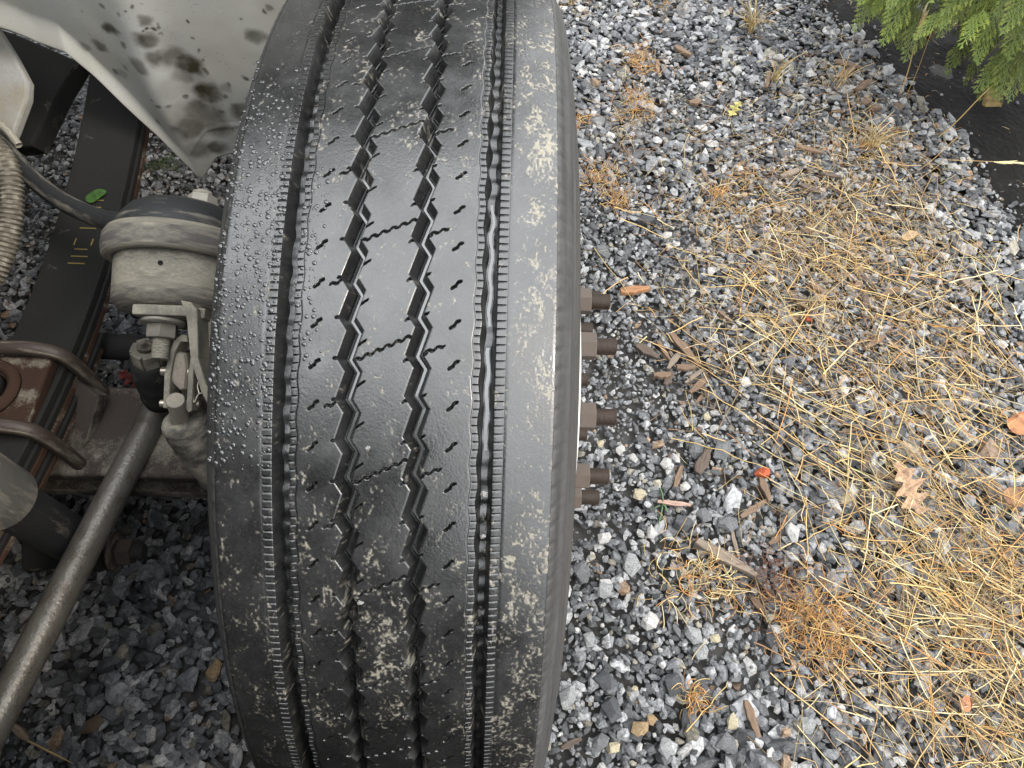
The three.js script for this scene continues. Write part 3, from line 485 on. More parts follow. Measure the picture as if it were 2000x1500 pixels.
// ball joint with its castle nut
const joint = new THREE.Group(); joint.name = 'ball_joint'; truck.add(joint);
{ const a = atDepth(314, 768, 1.06), b = atDepth(286, 682, 0.99), d = b.clone().sub(a).normalize(), l = b.distanceTo(a);
  part(joint, 'housing', lathe([[0, -0.02], [0.025, -0.015], [0.028, 0], [0.026, 0.012], [0.0275, 0.018], [0.0285, 0.03], [0.026, 0.042], [0.0285, 0.05], [0.027, l - 0.022], [0.02, l - 0.02], [0, l - 0.02]], a, d, 48), M.darkSteel);
  const g = []; for (let i = 0; i < 6; i++) { const s = plate([[0.007, -0.0072], [0.0195, -0.0092], [0.0205, 0], [0.0195, 0.0092], [0.007, 0.0072]], 0.024, 0.0016); s.rotateX(-Math.PI / 2); s.rotateY(i * Math.PI / 3); g.push(s); }
  part(joint, 'castle_nut', B4(onAxis(mergeGeometries(g), a.clone().addScaledVector(d, l - 0.01), d)), dusty([0.13, 0.12, 0.1], 0.3, 7)); part(joint, 'ball_stud', lathe([[0, 0], [0.011, 0], [0.011, 0.028], [0.009, 0.03], [0, 0.03]], a.clone().addScaledVector(d, l - 0.022), d, 32), M.axle); }
// hoses
part(truck, 'air_hose', tube([atDepth(-30, 255, 1.14), atDepth(15, 298, 1.12), atDepth(60, 346, 1.09), atDepth(110, 386, 1.06), atDepth(165, 415, 1.03), atDepth(225, 436, 1.0)], 0.0135, 80, 20), M.hose);
part(truck, 'hose_fitting', mergeGeometries([rod(atDepth(214, 433, 1.005), atDepth(245, 441, 0.985), 0.0155), rod(atDepth(243, 440, 0.986), atDepth(300, 452, 0.95), 0.0115)]), M.hose);
{ const c = new THREE.CatmullRomCurve3([[-45, 262], [-10, 290], [14, 325], [22, 375], [21, 430], [8, 490], [-18, 545], [-50, 580]].map(([x, y]) => atDepth(x, y, 0.98)), false, 'centripetal'), n = 420, fr = c.computeFrenetFrames(n), pt = Array.from({ length: n + 1 }, (_, i) => c.getPointAt(i / n)), len = c.getLength();
  const g = gridGeo(20, n, (i, j) => { const a = i / 20 * 6.2832, w = Math.sin(j / n * len / 0.0062 * 6.2832), r = 0.0142 + 0.0013 * Math.sign(w) * Math.pow(Math.abs(w), 0.5), p = pt[j].clone().addScaledVector(fr.normals[j], r * Math.cos(a)).addScaledVector(fr.binormals[j], r * Math.sin(a)); return [p.x, p.y, p.z, i / 20, j / n * 6]; });
  part(truck, 'corrugated_conduit', g, dusty([0.1, 0.088, 0.068], 0.15, 6)); }
// frame rail, engine, cab and more, unseen: added and shaped to block daylight
const boxPart = (name, m, w, h, d, x, y, z, r = 0.03) => { const g = new RoundedBoxGeometry(w, h, d, 3, r); g.translate(x, y, z); part(truck, name, B4(g), m); };
boxPart('frame_rail', M.darkSteel, 0.08, 0.27, 1.7, -0.74, 0.74, 0.55, 0.01);
boxPart('engine_block', M.darkSteel, 1.1, 0.75, 1.26, -0.955, 1.22, 0.8, 0.06);
boxPart('oil_pan', M.darkSteel, 0.7, 0.75, 1.5, -1.25, 0.68, 0.5, 0.06);
boxPart('radiator_shroud', M.darkSteel, 0.9, 0.8, 0.35, -1.1, 1.1, -0.26, 0.04);
boxPart('cab', mat(0.5, 0.5, 0.48, 0.4), 2.3, 1.9, 1.6, -1.0, 1.75, 2.1, 0.09);
boxPart('firewall', mat(0.03, 0.03, 0.03, 0.8), 2.2, 1.8, 0.05, -1.0, 1.72, 1.26, 0.02);
boxPart('added_rear_shield', mat(0.02, 0.02, 0.02, 0.7), 0.98, 0.98, 0.012, -0.31, 0.51, 0.6, 0.005);  // unseen plate, added to stop low light from behind the wheel
boxPart('added_step_box', M.darkSteel, 0.75, 0.5, 0.45, -0.24, 0.5, 1.1, 0.03);  // unseen box, put in to block light coming from the rear
boxPart('added_bumper', mat(0.4, 0.4, 0.4, 0.4), 2.1, 0.4, 0.06, -0.95, 0.42, -1.42, 0.02);  // unseen bar, added to cut light entering under the front
boxPart('added_grille', mat(0.05, 0.05, 0.05, 0.5), 2.1, 0.5, 0.05, -0.95, 0.72, -1.3, 0.02);  // unseen box, added to close the light gap below the hood
boxPart('added_far_fender', mat(0.4, 0.4, 0.39, 0.5), 0.06, 1.7, 2.6, -2.05, 1.05, -0.1, 0.02);  // unseen wall, added to shut out sky on the far side
boxPart('added_far_tyre', mat(0.015, 0.015, 0.015, 0.6), 0.28, 0.9, 0.95, -1.95, 0.5, 0.0, 0.12);  // unseen block, added against low light from the far side
top(truck, 'truck', { label: 'white truck with its hood open, seen over its wet front wheel', category: 'truck' });

// ---------------------------------------------------------------- single stones that stand out in the gravel
const stoneMats = {};
const tone = (k, r, g, b, rough = 0.6) => stoneMats[k] = new THREE.MeshStandardMaterial({ color: L3(r, g, b), map: stoneMap, roughness: rough, bumpMap: grit, bumpScale: 0.001 });
tone('white', 0.52, 0.51, 0.49); tone('pale', 0.30, 0.31, 0.31); tone('grey', 0.15, 0.155, 0.16); tone('slate', 0.075, 0.08, 0.086); tone('tan', 0.36, 0.25, 0.13); tone('cream', 0.5, 0.44, 0.3); tone('orange', 0.5, 0.09, 0.025); tone('brown', 0.17, 0.12, 0.075);
const groundAt = (px, py) => { let p = atY(px, py, 0.02); p = atY(px, py, clamp(rest(p.x, p.z, 0.01)[0], 0.005, 0.05)); return p; };
const mpp = p => toPixel(p)[2] / FPX;                // metres to a pixel at a point
function stoneAt(px, py, size, tn, label, group, o = {}) {
  const p = groundAt(px, py), r = size * mpp(p) / 2, k = o.long || rr(1.05, 1.5), fl = o.flat || rr(0.5, 0.75);
  const g = boxUV(stoneGeo(o.n || 13, fl, k, 0.28), 1); const m = new THREE.Mesh(g, stoneMats[tn]);
  m.scale.setScalar(r / Math.sqrt(k)); m.rotation.set(rr(-0.25, 0.25), o.turn ?? rr(0, 6.28), rr(-0.25, 0.25));
  m.position.set(p.x, rest(p.x, p.z, r * 0.7)[0] + r * fl * 0.45, p.z); pile(p.x, m.position.y, p.z, r * 0.9, r * fl * 0.7);
  return top(m, 'stone', { label, category: 'stone', ...(group ? { group } : {}) });
}
const WHITE = 'small white stone lying among the darker grey gravel', GREY = 'large angular grey stone standing out in the gravel', SLATE = 'large dark slate stone standing out in the gravel', PALE = 'large pale grey stone standing out in the gravel', CREAM = 'cream coloured stone lying among grey gravel';
for (const [x, y, s] of [[1157, 88, 22], [1259, 90, 20], [1240, 27, 18], [1136, 141, 17], [1374, 171, 26], [1371, 255, 24], [1441, 330, 24], [1436, 144, 22], [1581, 151, 20], [1520, 115, 24], [1302, 460, 20], [1296, 589, 18], [1386, 533, 20], [1506, 548, 22], [1520, 726, 26], [1454, 747, 28], [1433, 643, 18], [1210, 881, 24], [1236, 895, 22], [1300, 905, 26], [1320, 895, 22], [1337, 952, 22], [1271, 1042, 28], [1180, 1052, 30], [1182, 1142, 30], [1267, 1215, 36], [1510, 1232, 28], [1797, 1330, 38], [1645, 765, 22], [1680, 780, 24], [1760, 570, 18], [1815, 410, 22], [1860, 330, 24], [1842, 500, 22], [1900, 520, 20], [1905, 650, 30], [1545, 1040, 36], [1645, 885, 26], [295, 1437, 28]]) stoneAt(x, y, s * 1.15, 'white', WHITE, 'white stones in the gravel');
for (const [x, y, s] of [[1359, 880, 44], [1410, 881, 44], [1372, 1006, 34], [1137, 1120, 44], [1422, 1025, 40], [1170, 1452, 40], [1417, 1450, 46], [1777, 1297, 44], [1635, 1440, 46], [1542, 705, 30], [1175, 495, 34], [1610, 965, 34], [218, 1393, 36]]) stoneAt(x, y, s * 1.1, 'grey', GREY, 'large grey stones');
for (const [x, y, s] of [[1332, 1026, 46], [1180, 1330, 50], [1312, 1337, 48], [1195, 1387, 50], [1260, 435, 36], [1590, 900, 40], [1505, 1250, 40]]) stoneAt(x, y, s * 1.1, 'slate', SLATE, 'large dark slate stones');
for (const [x, y, s] of [[1230, 1105, 46], [1180, 1155, 40], [1355, 1240, 42], [1365, 1275, 40], [1110, 1362, 44], [1265, 1390, 28], [1575, 1417, 40], [1827, 1425, 40], [1715, 1240, 36], [1150, 1250, 34], [1555, 890, 32], [1300, 1460, 38]]) stoneAt(x, y, s * 1.1, 'pale', PALE, 'large pale grey stones');
for (const [x, y, s] of [[1430, 1410, 32], [1197, 1460, 28], [1172, 868, 18], [1396, 1247, 24], [1380, 815, 20], [1650, 975, 28], [1240, 1345, 14]]) stoneAt(x, y, s * 1.1, 'cream', CREAM, 'cream stones in the gravel');
stoneAt(1487, 926, 36, 'orange', 'bright orange red stone on the gravel beside dry straw', null, { flat: 0.7, long: 1.3, turn: 0.2 });
stoneAt(1578, 625, 20, 'orange', 'small orange stone half hidden under dry straw', null);
stoneAt(1250, 1425, 46, 'tan', 'larger half of a split tan stone lying on grey gravel', null, { flat: 0.5, long: 1.2, turn: 0.6 });
stoneAt(1272, 1405, 28, 'tan', 'smaller half of a split tan stone lying on grey gravel', null, { flat: 0.5 });
stoneAt(1248, 966, 36, 'cream', 'yellowish beige stone in the gravel near the wheel studs', null, { turn: 1.4 });
stoneAt(183, 1416, 50, 'brown', 'flat olive brown stone under the truck beside the drag link', null, { flat: 0.35, long: 1.8, turn: 0.6 });
stoneAt(418, 1312, 44, 'tan', 'light brown lump on the gravel beside the tyre', null, { long: 1.5, turn: 1.4 });

// ---------------------------------------------------------------- dry grass, straw, bark and leaves
class Blades {
  constructor() { this.p = []; this.c = []; this.i = []; }
  add(pts, w, col, flat = 0.16) {                    // tapered three-sided blade along points
    const n = pts.length, s = this.p.length / 3, t = V(), a = V(), b = V();
    for (let k = 0; k < n; k++) {
      t.copy(pts[Math.min(n - 1, k + 1)]).sub(pts[Math.max(0, k - 1)]).normalize(); a.set(0.13, 1, 0.07).cross(t).normalize(); b.copy(t).cross(a);
      const r = w * 0.5 * (k === n - 1 ? 0.25 : k === 0 ? 0.7 : 1 - 0.35 * k / n);
      for (const [ca, cb] of [[-1, -flat], [1, -flat], [0, flat * 1.2]]) { this.p.push(pts[k].x + a.x * ca * r + b.x * cb * r, pts[k].y + a.y * ca * r + b.y * cb * r, pts[k].z + a.z * ca * r + b.z * cb * r); this.c.push(col[0], col[1], col[2]); }
      if (k) for (let q = 0; q < 3; q++) { const u = s + (k - 1) * 3 + q, v = s + (k - 1) * 3 + (q + 1) % 3; this.i.push(u, v, u + 3, v, v + 3, u + 3); }
    }
  }
  mesh(m) { const g = new THREE.BufferGeometry(); g.setAttribute('position', new THREE.Float32BufferAttribute(this.p, 3)); g.setAttribute('color', new THREE.Float32BufferAttribute(this.c, 3)); g.setIndex(this.i); g.computeVertexNormals(); return new THREE.Mesh(g, m); }
}
const bladeMat = new THREE.MeshStandardMaterial({ vertexColors: true, roughness: 0.7 });
const COL = { straw: [0.53, 0.36, 0.145], pale: [0.6, 0.5, 0.28], orange: [0.44, 0.22, 0.065], brown: [0.2, 0.125, 0.065], red: [0.16, 0.065, 0.035], grey: [0.2, 0.16, 0.11] };
const vary = (c, k = 0.25) => { const f = 1 + rr(-k, k); return c.map(x => x * f * (1 + rr(-0.06, 0.06))); };
function lyingStraw(B, x, z, len, w, col, ang = rr(0, 6.28), lift = 0.004) {
  const n = len > 0.06 ? 7 : 5, bend = gauss() * 0.18, kink = rnd() < 0.2 ? rr(-0.9, 0.9) : 0, pts = []; let a = ang, px = x - Math.cos(ang) * len / 2, pz = z - Math.sin(ang) * len / 2;
  const y0 = rest(x, z, 0.012)[1] + lift * rnd(), tilt = gauss() * 0.1, kk = 1 + Math.floor(rnd() * (n - 2));
  for (let k = 0; k < n; k++) { const s = (k / (n - 1) - 0.5); pts.push(V(px, Math.max(y0 + tilt * s * len + 0.002 * Math.sin(k * 1.7 + x * 90), hAt(px, pz) + 0.001), pz)); a += bend / n + (k === kk ? kink : 0) + gauss() * 0.025; px += Math.cos(a) * len / (n - 1); pz += Math.sin(a) * len / (n - 1); }
  B.add(pts, w, col);
}
function curl(B, x, z, len, w, col, h) {
  const n = 6, pts = []; let p = V(x, rest(x, z, 0.008)[0] + rr(0, h), z), d = V(gauss(), rr(-0.3, 0.7), gauss()).normalize(); const t = V(gauss(), gauss() * 0.5, gauss()).multiplyScalar(0.45);
  for (let k = 0; k < n; k++) { pts.push(p.clone()); p.addScaledVector(d, len / (n - 1)); d.add(t).normalize(); if (p.y < hAt(p.x, p.z)) { p.y = hAt(p.x, p.z) + 0.001; d.y = Math.abs(d.y) * 0.3; } }
  B.add(pts, w, col);
}
const straw = new Blades();
for (const [x, y, r, n, k] of [[1860, 1040, 190, 330, 'mix'], [1950, 1300, 190, 240, 'mix'], [1760, 880, 160, 330, 'mix'], [1910, 800, 140, 260, 'mix'], [1980, 1130, 120, 260, 'mix'], [1620, 500, 180, 470, 'fine'], [1480, 430, 140, 300, 'fine'], [1740, 600, 180, 340, 'mix'], [1800, 480, 110, 240, 'fine'], [1550, 620, 140, 220, 'mix'], [1390, 570, 120, 150, 'fine'], [1560, 420, 140, 150, 'fine'], [1350, 430, 100, 110, 'fine'], [1700, 430, 120, 240, 'mix'], [1480, 560, 130, 160, 'mix'], [1640, 330, 120, 180, 'fine'], [1860, 700, 110, 180, 'mix'], [1500, 200, 110, 70, 'fine'], [1440, 320, 110, 110, 'fine'], [1880, 620, 110, 120, 'mix'], [1430, 690, 130, 70, 'mix'], [1370, 730, 130, 60, 'brown'], [1560, 780, 130, 90, 'mix'], [1600, 560, 110, 160, 'fine'], [1830, 1180, 130, 330, 'mix'], [1700, 1100, 120, 110, 'mix'], [1960, 1450, 110, 200, 'mix'], [1830, 1400, 110, 110, 'mix'], [1720, 1440, 130, 70, 'mix'], [1620, 1330, 120, 70, 'mix'], [1450, 1000, 180, 45, 'mix'], [1600, 950, 110, 60, 'mix'], [1660, 250, 110, 130, 'fine'], [1750, 350, 130, 130, 'fine'], [1600, 130, 100, 70, 'fine'], [1220, 230, 60, 110, 'fine'], [1330, 330, 140, 80, 'brown'], [1280, 250, 120, 60, 'brown'], [1500, 300, 160, 90, 'brown'], [1660, 130, 70, 90, 'fine'], [1300, 530, 140, 30, 'mix'], [1860, 300, 80, 50, 'fine']])
  for (let i = 0; i < n * 0.56; i++) {
    const p = groundAt(x + gauss() * r * 0.62, y + gauss() * r * 0.62), b = inBed(p.x, p.z); if (b > 0.03) continue; if (nearTyre(p.x, p.z, 0.1) || p.x < 0.2) continue;
    const fine = k === 'fine', len = fine ? rr(0.02, 0.08) : Math.pow(rnd(), 1.6) * 0.15 + 0.03, q = rnd();
    const c = k === 'brown' ? (q < 0.7 ? COL.brown : COL.grey) : fine ? (q < 0.45 ? COL.straw : q < 0.72 ? COL.pale : q < 0.9 ? COL.orange : COL.brown) : q < 0.48 ? COL.straw : q < 0.78 ? COL.pale : q < 0.88 ? COL.orange : COL.brown;
    lyingStraw(straw, p.x, p.z, len, fine ? rr(0.0007, 0.0017) : 0.0008 + 0.0034 * Math.pow(rnd(), 2.2), vary(c), k === 'mix' && rnd() < 0.45 ? 0.75 + gauss() * 0.35 : rr(0, 6.28), k === 'mix' ? 0.03 : 0.012);
  }
for (const [x, y, r, n] of [[1870, 1080, 180, 520], [1950, 1350, 150, 320], [1780, 870, 140, 260], [1620, 500, 170, 420], [1760, 610, 160, 380], [1900, 1180, 130, 320], [1720, 330, 110, 200], [1480, 440, 110, 160], [1660, 720, 120, 160]])
  for (let i = 0; i < n; i++) { const p = groundAt(x + gauss() * r * 0.6, y + gauss() * r * 0.6); if (inBed(p.x, p.z) > 0.02) continue; curl(straw, p.x, p.z, rr(0.015, 0.05), rr(0.0008, 0.0016), vary(rnd() < 0.6 ? COL.straw : rnd() < 0.5 ? COL.orange : COL.brown), 0.02); }
for (const [x0, y0, x1, y1] of [[1300, 480, 1480, 560], [1440, 560, 1720, 800], [1240, 660, 1560, 790], [1330, 700, 1460, 780], [1360, 760, 1560, 880], [1480, 790, 1720, 930], [1310, 860, 1500, 920], [1560, 880, 1700, 1000], [1700, 760, 1960, 1050], [1780, 900, 1990, 1120], [1860, 1100, 1990, 1420], [1800, 1180, 1960, 1480], [1740, 1040, 1900, 1260], [1900, 740, 1990, 960], [1560, 1060, 1660, 1010], [1340, 1430, 1420, 1330], [1650, 1290, 1770, 1380], [1720, 1290, 1690, 1480], [1540, 1170, 1740, 1300], [1760, 1120, 1770, 1400]]) {
  const a = groundAt(x0, y0), b = groundAt(x1, y1), n = 9, pts = []; for (let k = 0; k < n; k++) { const t = k / (n - 1), q = a.clone().lerp(b, t); q.x += gauss() * 0.002; q.y = Math.max(hAt(q.x, q.z), lerp(a.y, b.y, t)) + 0.006 + 0.008 * Math.sin(t * 3.1); pts.push(q); } straw.add(pts, rr(0.0022, 0.0032), vary(COL.straw, 0.15));
}
top(straw.mesh(bladeMat), 'straw', { kind: 'stuff', label: 'dry yellow straw and grass clippings strewn over the gravel', category: 'straw' });
// tufts that can be told apart
function tuft(px, py, r, n, cols, label, group, o = {}) {
  const B = new Blades(), c = groundAt(px, py), R = r * mpp(c);
  for (let i = 0; i < n * 0.62; i++) { const x = c.x + gauss() * R * 0.5, z = c.z + gauss() * R * 0.5; curl(B, x, z, rr(0.4, 1.1) * (o.len || 0.045), o.w || 0.0009 + 0.0018 * rnd() ** 2, vary(COL[pick(cols)]), o.h || 0.03); }
  for (let i = 0; i < (o.up || 0); i++) { const a = rr(0, 6.28), l = rr(0.05, 0.12) * (o.tall || 1), lean = rr(0.2, 0.9), p0 = V(c.x + gauss() * R * 0.15, c.y - 0.004, c.z + gauss() * R * 0.15), pts = []; for (let k = 0; k < 6; k++) { const t = k / 5; pts.push(V(p0.x + Math.cos(a) * l * lean * t * t, p0.y + l * t * (1 - 0.45 * lean * t), p0.z + Math.sin(a) * l * lean * t * t)); } B.add(pts, rr(0.0016, 0.0032), vary(COL[pick(['straw', 'pale'])])); }
  top(B.mesh(bladeMat), 'dry_grass_tuft', { label, category: 'dry grass', ...(group ? { group } : {}) });
}
tuft(1600, 1225, 95, 900, ['orange', 'straw', 'orange'], 'wide curly mat of orange dry grass with white stones at its edge', null, { h: 0.035 });
tuft(1515, 1145, 70, 420, ['red', 'brown', 'red'], 'fine reddish brown clump of dead grass between two orange mats', null, { len: 0.03, w: 0.0012 });
tuft(1375, 1130, 75, 330, ['straw', 'orange', 'pale'], 'loose curly yellow tuft beside a long dark bark strip', null, { len: 0.055 });
const ORANGE = 'small tuft of orange dry grass curled on the gravel';
for (const [x, y, r, n] of [[1250, 128, 44, 260], [1245, 205, 50, 200], [1175, 350, 34, 200], [1205, 395, 34, 160], [1400, 383, 24, 110], [1455, 350, 30, 60], [1355, 1362, 26, 90], [1130, 245, 26, 80]]) tuft(x, y, r, n, ['orange', 'orange', 'straw'], ORANGE, 'orange grass tufts on the gravel', { len: 0.04, h: 0.022 });
tuft(1465, 60, 34, 30, ['straw', 'brown'], 'upright pale yellow grass tuft growing out of the gravel', null, { up: 46, tall: 1.25 });
tuft(1510, 160, 26, 24, ['straw', 'brown'], 'small splayed grass tuft growing around a pale stone', null, { up: 22 });
tuft(1700, 285, 55, 240, ['straw', 'pale', 'orange'], 'bushy dry grass tuft near the black fabric edge', null, { up: 34 });
tuft(1640, 165, 40, 60, ['straw', 'brown'], 'sparse grass tuft with bent seed stems by the gravel edge', null, { up: 20 });
tuft(1290, 20, 60, 120, ['orange', 'brown', 'straw'], 'brown grass litter patch on gravel beyond the wheel', null, { up: 6 });
tuft(1120, 8, 40, 120, ['straw', 'orange'], 'yellow dry grass patch on gravel past the tyre', null, { up: 6 });
// tall single stems
function stem(base, tip, drop, w, label, head) {
  const B = new Blades(), a = groundAt(...base), d = toPixel(a)[2], b = atDepth(tip[0], tip[1], d - drop), pts = []; for (let k = 0; k < 8; k++) { const t = k / 7, p = a.clone().lerp(b, t); p.x += 0.004 * Math.sin(t * 5); pts.push(p); } B.add(pts, w, vary(COL.straw, 0.1), 0.8);
  if (head) for (let i = 0; i < 9; i++) { const t = 1 - i * 0.035, p = a.clone().lerp(b, t), e = b.clone().sub(a).normalize().multiplyScalar(0.035).add(V(gauss() * 0.006, 0, gauss() * 0.006)); B.add([p, p.clone().addScaledVector(e, 0.5).add(V(gauss() * 0.003, 0, 0)), p.clone().add(e)], 0.006, vary(COL.pale, 0.1), 0.6); }
  top(B.mesh(bladeMat), 'grass_stem', { label, category: 'grass stem' });
}
stem([1757, 185], [1806, 24], 0.3, 0.0034, 'dry grass stem with a pale seed head in front of the shrub', true);
stem([1763, 200], [1838, 24], 0.32, 0.0016, 'thin bare grass stalk leaning toward the shrub', false);
stem([1832, 268], [1940, 168], 0.2, 0.0034, 'thick straw stalk leaning over the black fabric', false);
stem([1790, 335], [1880, 262], 0.1, 0.002, 'short thin stalk leaning at the fabric edge', false);
stem([1850, 312], [1978, 317], 0.04, 0.0016, 'thin stalk lying over the fabric with a seed tip', true);
stem([1668, 290], [1657, 176], 0.16, 0.0026, 'curved pale grass stem with a bent tip over gravel', false);
// wood chips and bark
const chipMats = { brown: [0.13, 0.085, 0.055], dark: [0.075, 0.055, 0.042], grey: [0.16, 0.125, 0.095], orange: [0.24, 0.12, 0.055], pink: [0.3, 0.2, 0.16] };
for (const k in chipMats) { const c = chipMats[k]; chipMats[k] = new THREE.MeshStandardMaterial({ map: tex(256, 64, (u, v) => { const s = fbm(u * 5, v * 40, 4), f = 0.45 + 1.1 * s; return c.map(x => x * f); }, true), roughness: 0.85, bumpMap: grit, bumpScale: 0.001 }); }
function chip(px, py, len, wid, deg, kind, label, group) {
  const p = groundAt(px, py), s = mpp(p), L = len * s, Wd = wid * s, o = [], n = 7; for (let i = 0; i <= n; i++) { const t = i / n; o.push([(t - 0.5) * L, -Wd / 2 * (0.55 + 0.45 * Math.sin(Math.PI * Math.min(1, t * 1.1 + 0.05))) * rr(0.75, 1.1)]); } for (let i = n; i >= 0; i--) { const t = i / n; o.push([(t - 0.5) * L * rr(0.94, 1), Wd / 2 * (0.5 + 0.5 * Math.sin(Math.PI * Math.min(1, t + 0.05))) * rr(0.75, 1.1)]); }
  const th = clamp(Wd * 0.5, 0.003, 0.012), g = boxUV(plate(o, th, th * 0.2), 1); { const uv = g.attributes.uv; for (let i = 0; i < uv.count; i++) uv.setXY(i, uv.getX(i) * 9 + px, uv.getY(i) * 22 + py); } g.rotateX(-Math.PI / 2);
  const m = new THREE.Mesh(g, chipMats[kind]); m.rotation.set(rr(-0.15, 0.15), -deg * Math.PI / 180, rr(-0.1, 0.1), 'YXZ'); const rs = rest(p.x, p.z, Math.min(L, 0.04) * 0.35); m.position.set(p.x, lerp(rs[0], rs[1], 0.7) + th * 0.4, p.z); pile(p.x, m.position.y, p.z, Wd * 0.5, th * 0.4);
  top(m, 'wood_chip', { label, category: 'wood chip', ...(group ? { group } : {}) });
}
chip(1238, 572, 60, 20, -10, 'orange', 'orange brown splintered wood chip near the wheel studs');
chip(1415, 1092, 130, 24, 30, 'grey', 'long dark grey bark strip beside the curly yellow tuft');
chip(1315, 985, 66, 11, 5, 'pink', 'thin pinkish wood sliver lying across small stones');
chip(1370, 905, 60, 24, -60, 'dark', 'dark bark chunk leaning on a big grey stone');
chip(1322, 935, 50, 14, -70, 'brown', 'narrow brown bark chip beside a round white stone');
chip(1470, 995, 70, 13, -32, 'brown', 'brown stick of bark under the orange red stone');
chip(1490, 960, 50, 16, 75, 'brown', 'upright bark piece touching the orange red stone');
chip(1434, 1065, 60, 9, 84, 'grey', 'slim grey twig of wood beside the long bark strip');
chip(1335, 685, 80, 16, 52, 'brown', 'long bark strip among straw near the studs');
chip(1262, 690, 50, 20, 35, 'dark', 'dark brown bark chunk close to the wheel studs');
chip(1465, 1405, 70, 18, 78, 'brown', 'brown bark strip at the foot of the gravel by straw');
chip(1115, 1452, 44, 13, -25, 'dark', 'dark bark sliver near the bottom of the tyre');
const ZONES = [[1310, 720, 70, 'near the wheel studs'], [1370, 770, 70, 'under long straws by the studs'], [1320, 90, 60, 'on gravel beyond the tyre'], [1330, 300, 90, 'between the orange tufts'], [1450, 230, 90, 'near the yellowish green leaf'], [1560, 330, 110, 'on open gravel toward the shrub'], [1640, 620, 120, 'under fine straw on the gravel'], [1760, 700, 140, 'in the loose straw beside the bed'], [1500, 640, 110, 'among scattered straws and white stones'], [1580, 1060, 80, 'at the edge of the straw mat'], [1680, 1000, 90, 'by the lobed oak leaf'], [1480, 1180, 70, 'around the reddish brown clump'], [1600, 850, 90, 'near the bright orange stone'], [1700, 180, 50, 'near the tall seed stem'], [1840, 560, 90, 'beside the black fabric'], [1700, 1180, 80, 'beside the wide orange mat']];
for (let i = 0; i < 50; i++) {
  const [x, y, r, where] = pick(ZONES), kind = pick(['brown', 'brown', 'dark', 'grey']);
  const X = x + gauss() * r * 0.6, Y = y + gauss() * r * 0.6, q = groundAt(X, Y); if (inBed(q.x, q.z) > -0.02) continue; if (X < 1140 || X > 1990 || Y < 8 || Y > 1490) continue; chip(X, Y, rr(22, 62), rr(7, 16), rr(0, 180), kind, `${kind === 'dark' ? 'dark brown' : kind === 'grey' ? 'greyish' : 'brown'} bark chip ${where}`, 'bark chips scattered on the gravel');
}
// fallen leaves
function leafMesh(shape, size, col, bend) {
  const s = new THREE.Shape(shape.map(([x, y]) => new THREE.Vector2(x, y))), g = new THREE.ShapeGeometry(s, 2), top_ = g.clone(), all = [];
  for (const sgn of [1]) { const e = new THREE.ExtrudeGeometry(s, { depth: 0.012, bevelEnabled: false, curveSegments: 2 }); all.push(e); }
  const m = all[0]; const p = m.attributes.position; for (let i = 0; i < p.count; i++) { const x = p.getX(i), y = p.getY(i); p.setZ(i, p.getZ(i) + bend * (x * x * 0.8 + 0.25 * Math.sin(y * 5)) + 0.03 * Math.abs(x)); }
  m.scale(size, size, size); m.rotateX(-Math.PI / 2); m.computeVertexNormals(); return new THREE.Mesh(boxUV(m, 8), new THREE.MeshStandardMaterial({ color: L3(...col), map: stoneMap, roughness: 0.65, side: THREE.DoubleSide }));
}
const OVAL = Array.from({ length: 16 }, (_, i) => { const a = i / 16 * 6.2832; return [0.34 * Math.sin(a) * (1 - 0.25 * Math.cos(a)), 0.5 * Math.cos(a)]; });
const OAK = (() => { const r = []; for (let i = 0; i <= 24; i++) { const t = i / 24; r.push([0.05 + (0.30 * Math.sin(Math.PI * Math.pow(t, 0.8))) * (0.55 + 0.45 * Math.cos(t * 6.2832 * 4)), t - 0.5]); } return [...r, ...r.slice().reverse().map(([x, y]) => [-x, y])]; })();
function leafAt(px, py, len, deg, shape, col, label, o = {}) { const p = groundAt(px, py), m = leafMesh(shape, len * mpp(p), col, o.bend ?? 0.5); m.rotation.set(o.tilt ?? 0.15, -deg * Math.PI / 180, 0.1, 'YXZ'); m.position.set(p.x, (o.y ?? rest(p.x, p.z, 0.02)[1]) + (o.lift ?? 0.012), p.z); top(m, 'fallen_leaf', { label, category: 'leaf' }); }
leafAt(1757, 965, 105, -28, OAK, [0.36, 0.22, 0.125], 'lobed tan oak leaf lying on the straw', { lift: 0.022 });
leafAt(1985, 836, 62, 70, OVAL, [0.4, 0.16, 0.06], 'rust brown oval leaf resting on straw above the gravel', { lift: 0.022 });
leafAt(1975, 985, 66, 110, OVAL, [0.3, 0.16, 0.08], 'dull brown leaf half buried in dry straw', { lift: 0.012 });
leafAt(1872, 1376, 32, 20, OVAL, [0.42, 0.17, 0.07], 'small reddish brown leaf scrap on gravel among straw', {});
leafAt(1432, 222, 36, 40, OAK, [0.38, 0.34, 0.1], 'small yellowish green leaf on the grey gravel', {});
leafAt(1938, 196, 52, 15, OVAL, [0.24, 0.17, 0.05], 'mustard brown leaf lying under the green shrub', { lift: 0.006, y: 0.0 });
leafAt(1770, 470, 30, 80, OVAL, [0.42, 0.28, 0.15], 'pale brown curled leaf scrap in the straw', { lift: 0.015 });
{ const p = atX(185, 378, -0.575), m = leafMesh(OVAL, 0.035, [0.05, 0.13, 0.02], 0.3); m.position.set(p.x, arch(p.z) + 0.003, p.z); m.rotation.y = -1.1; top(m, 'green_leaf', { label: 'small fresh green leaf lying on the leaf spring', category: 'leaf' }); }
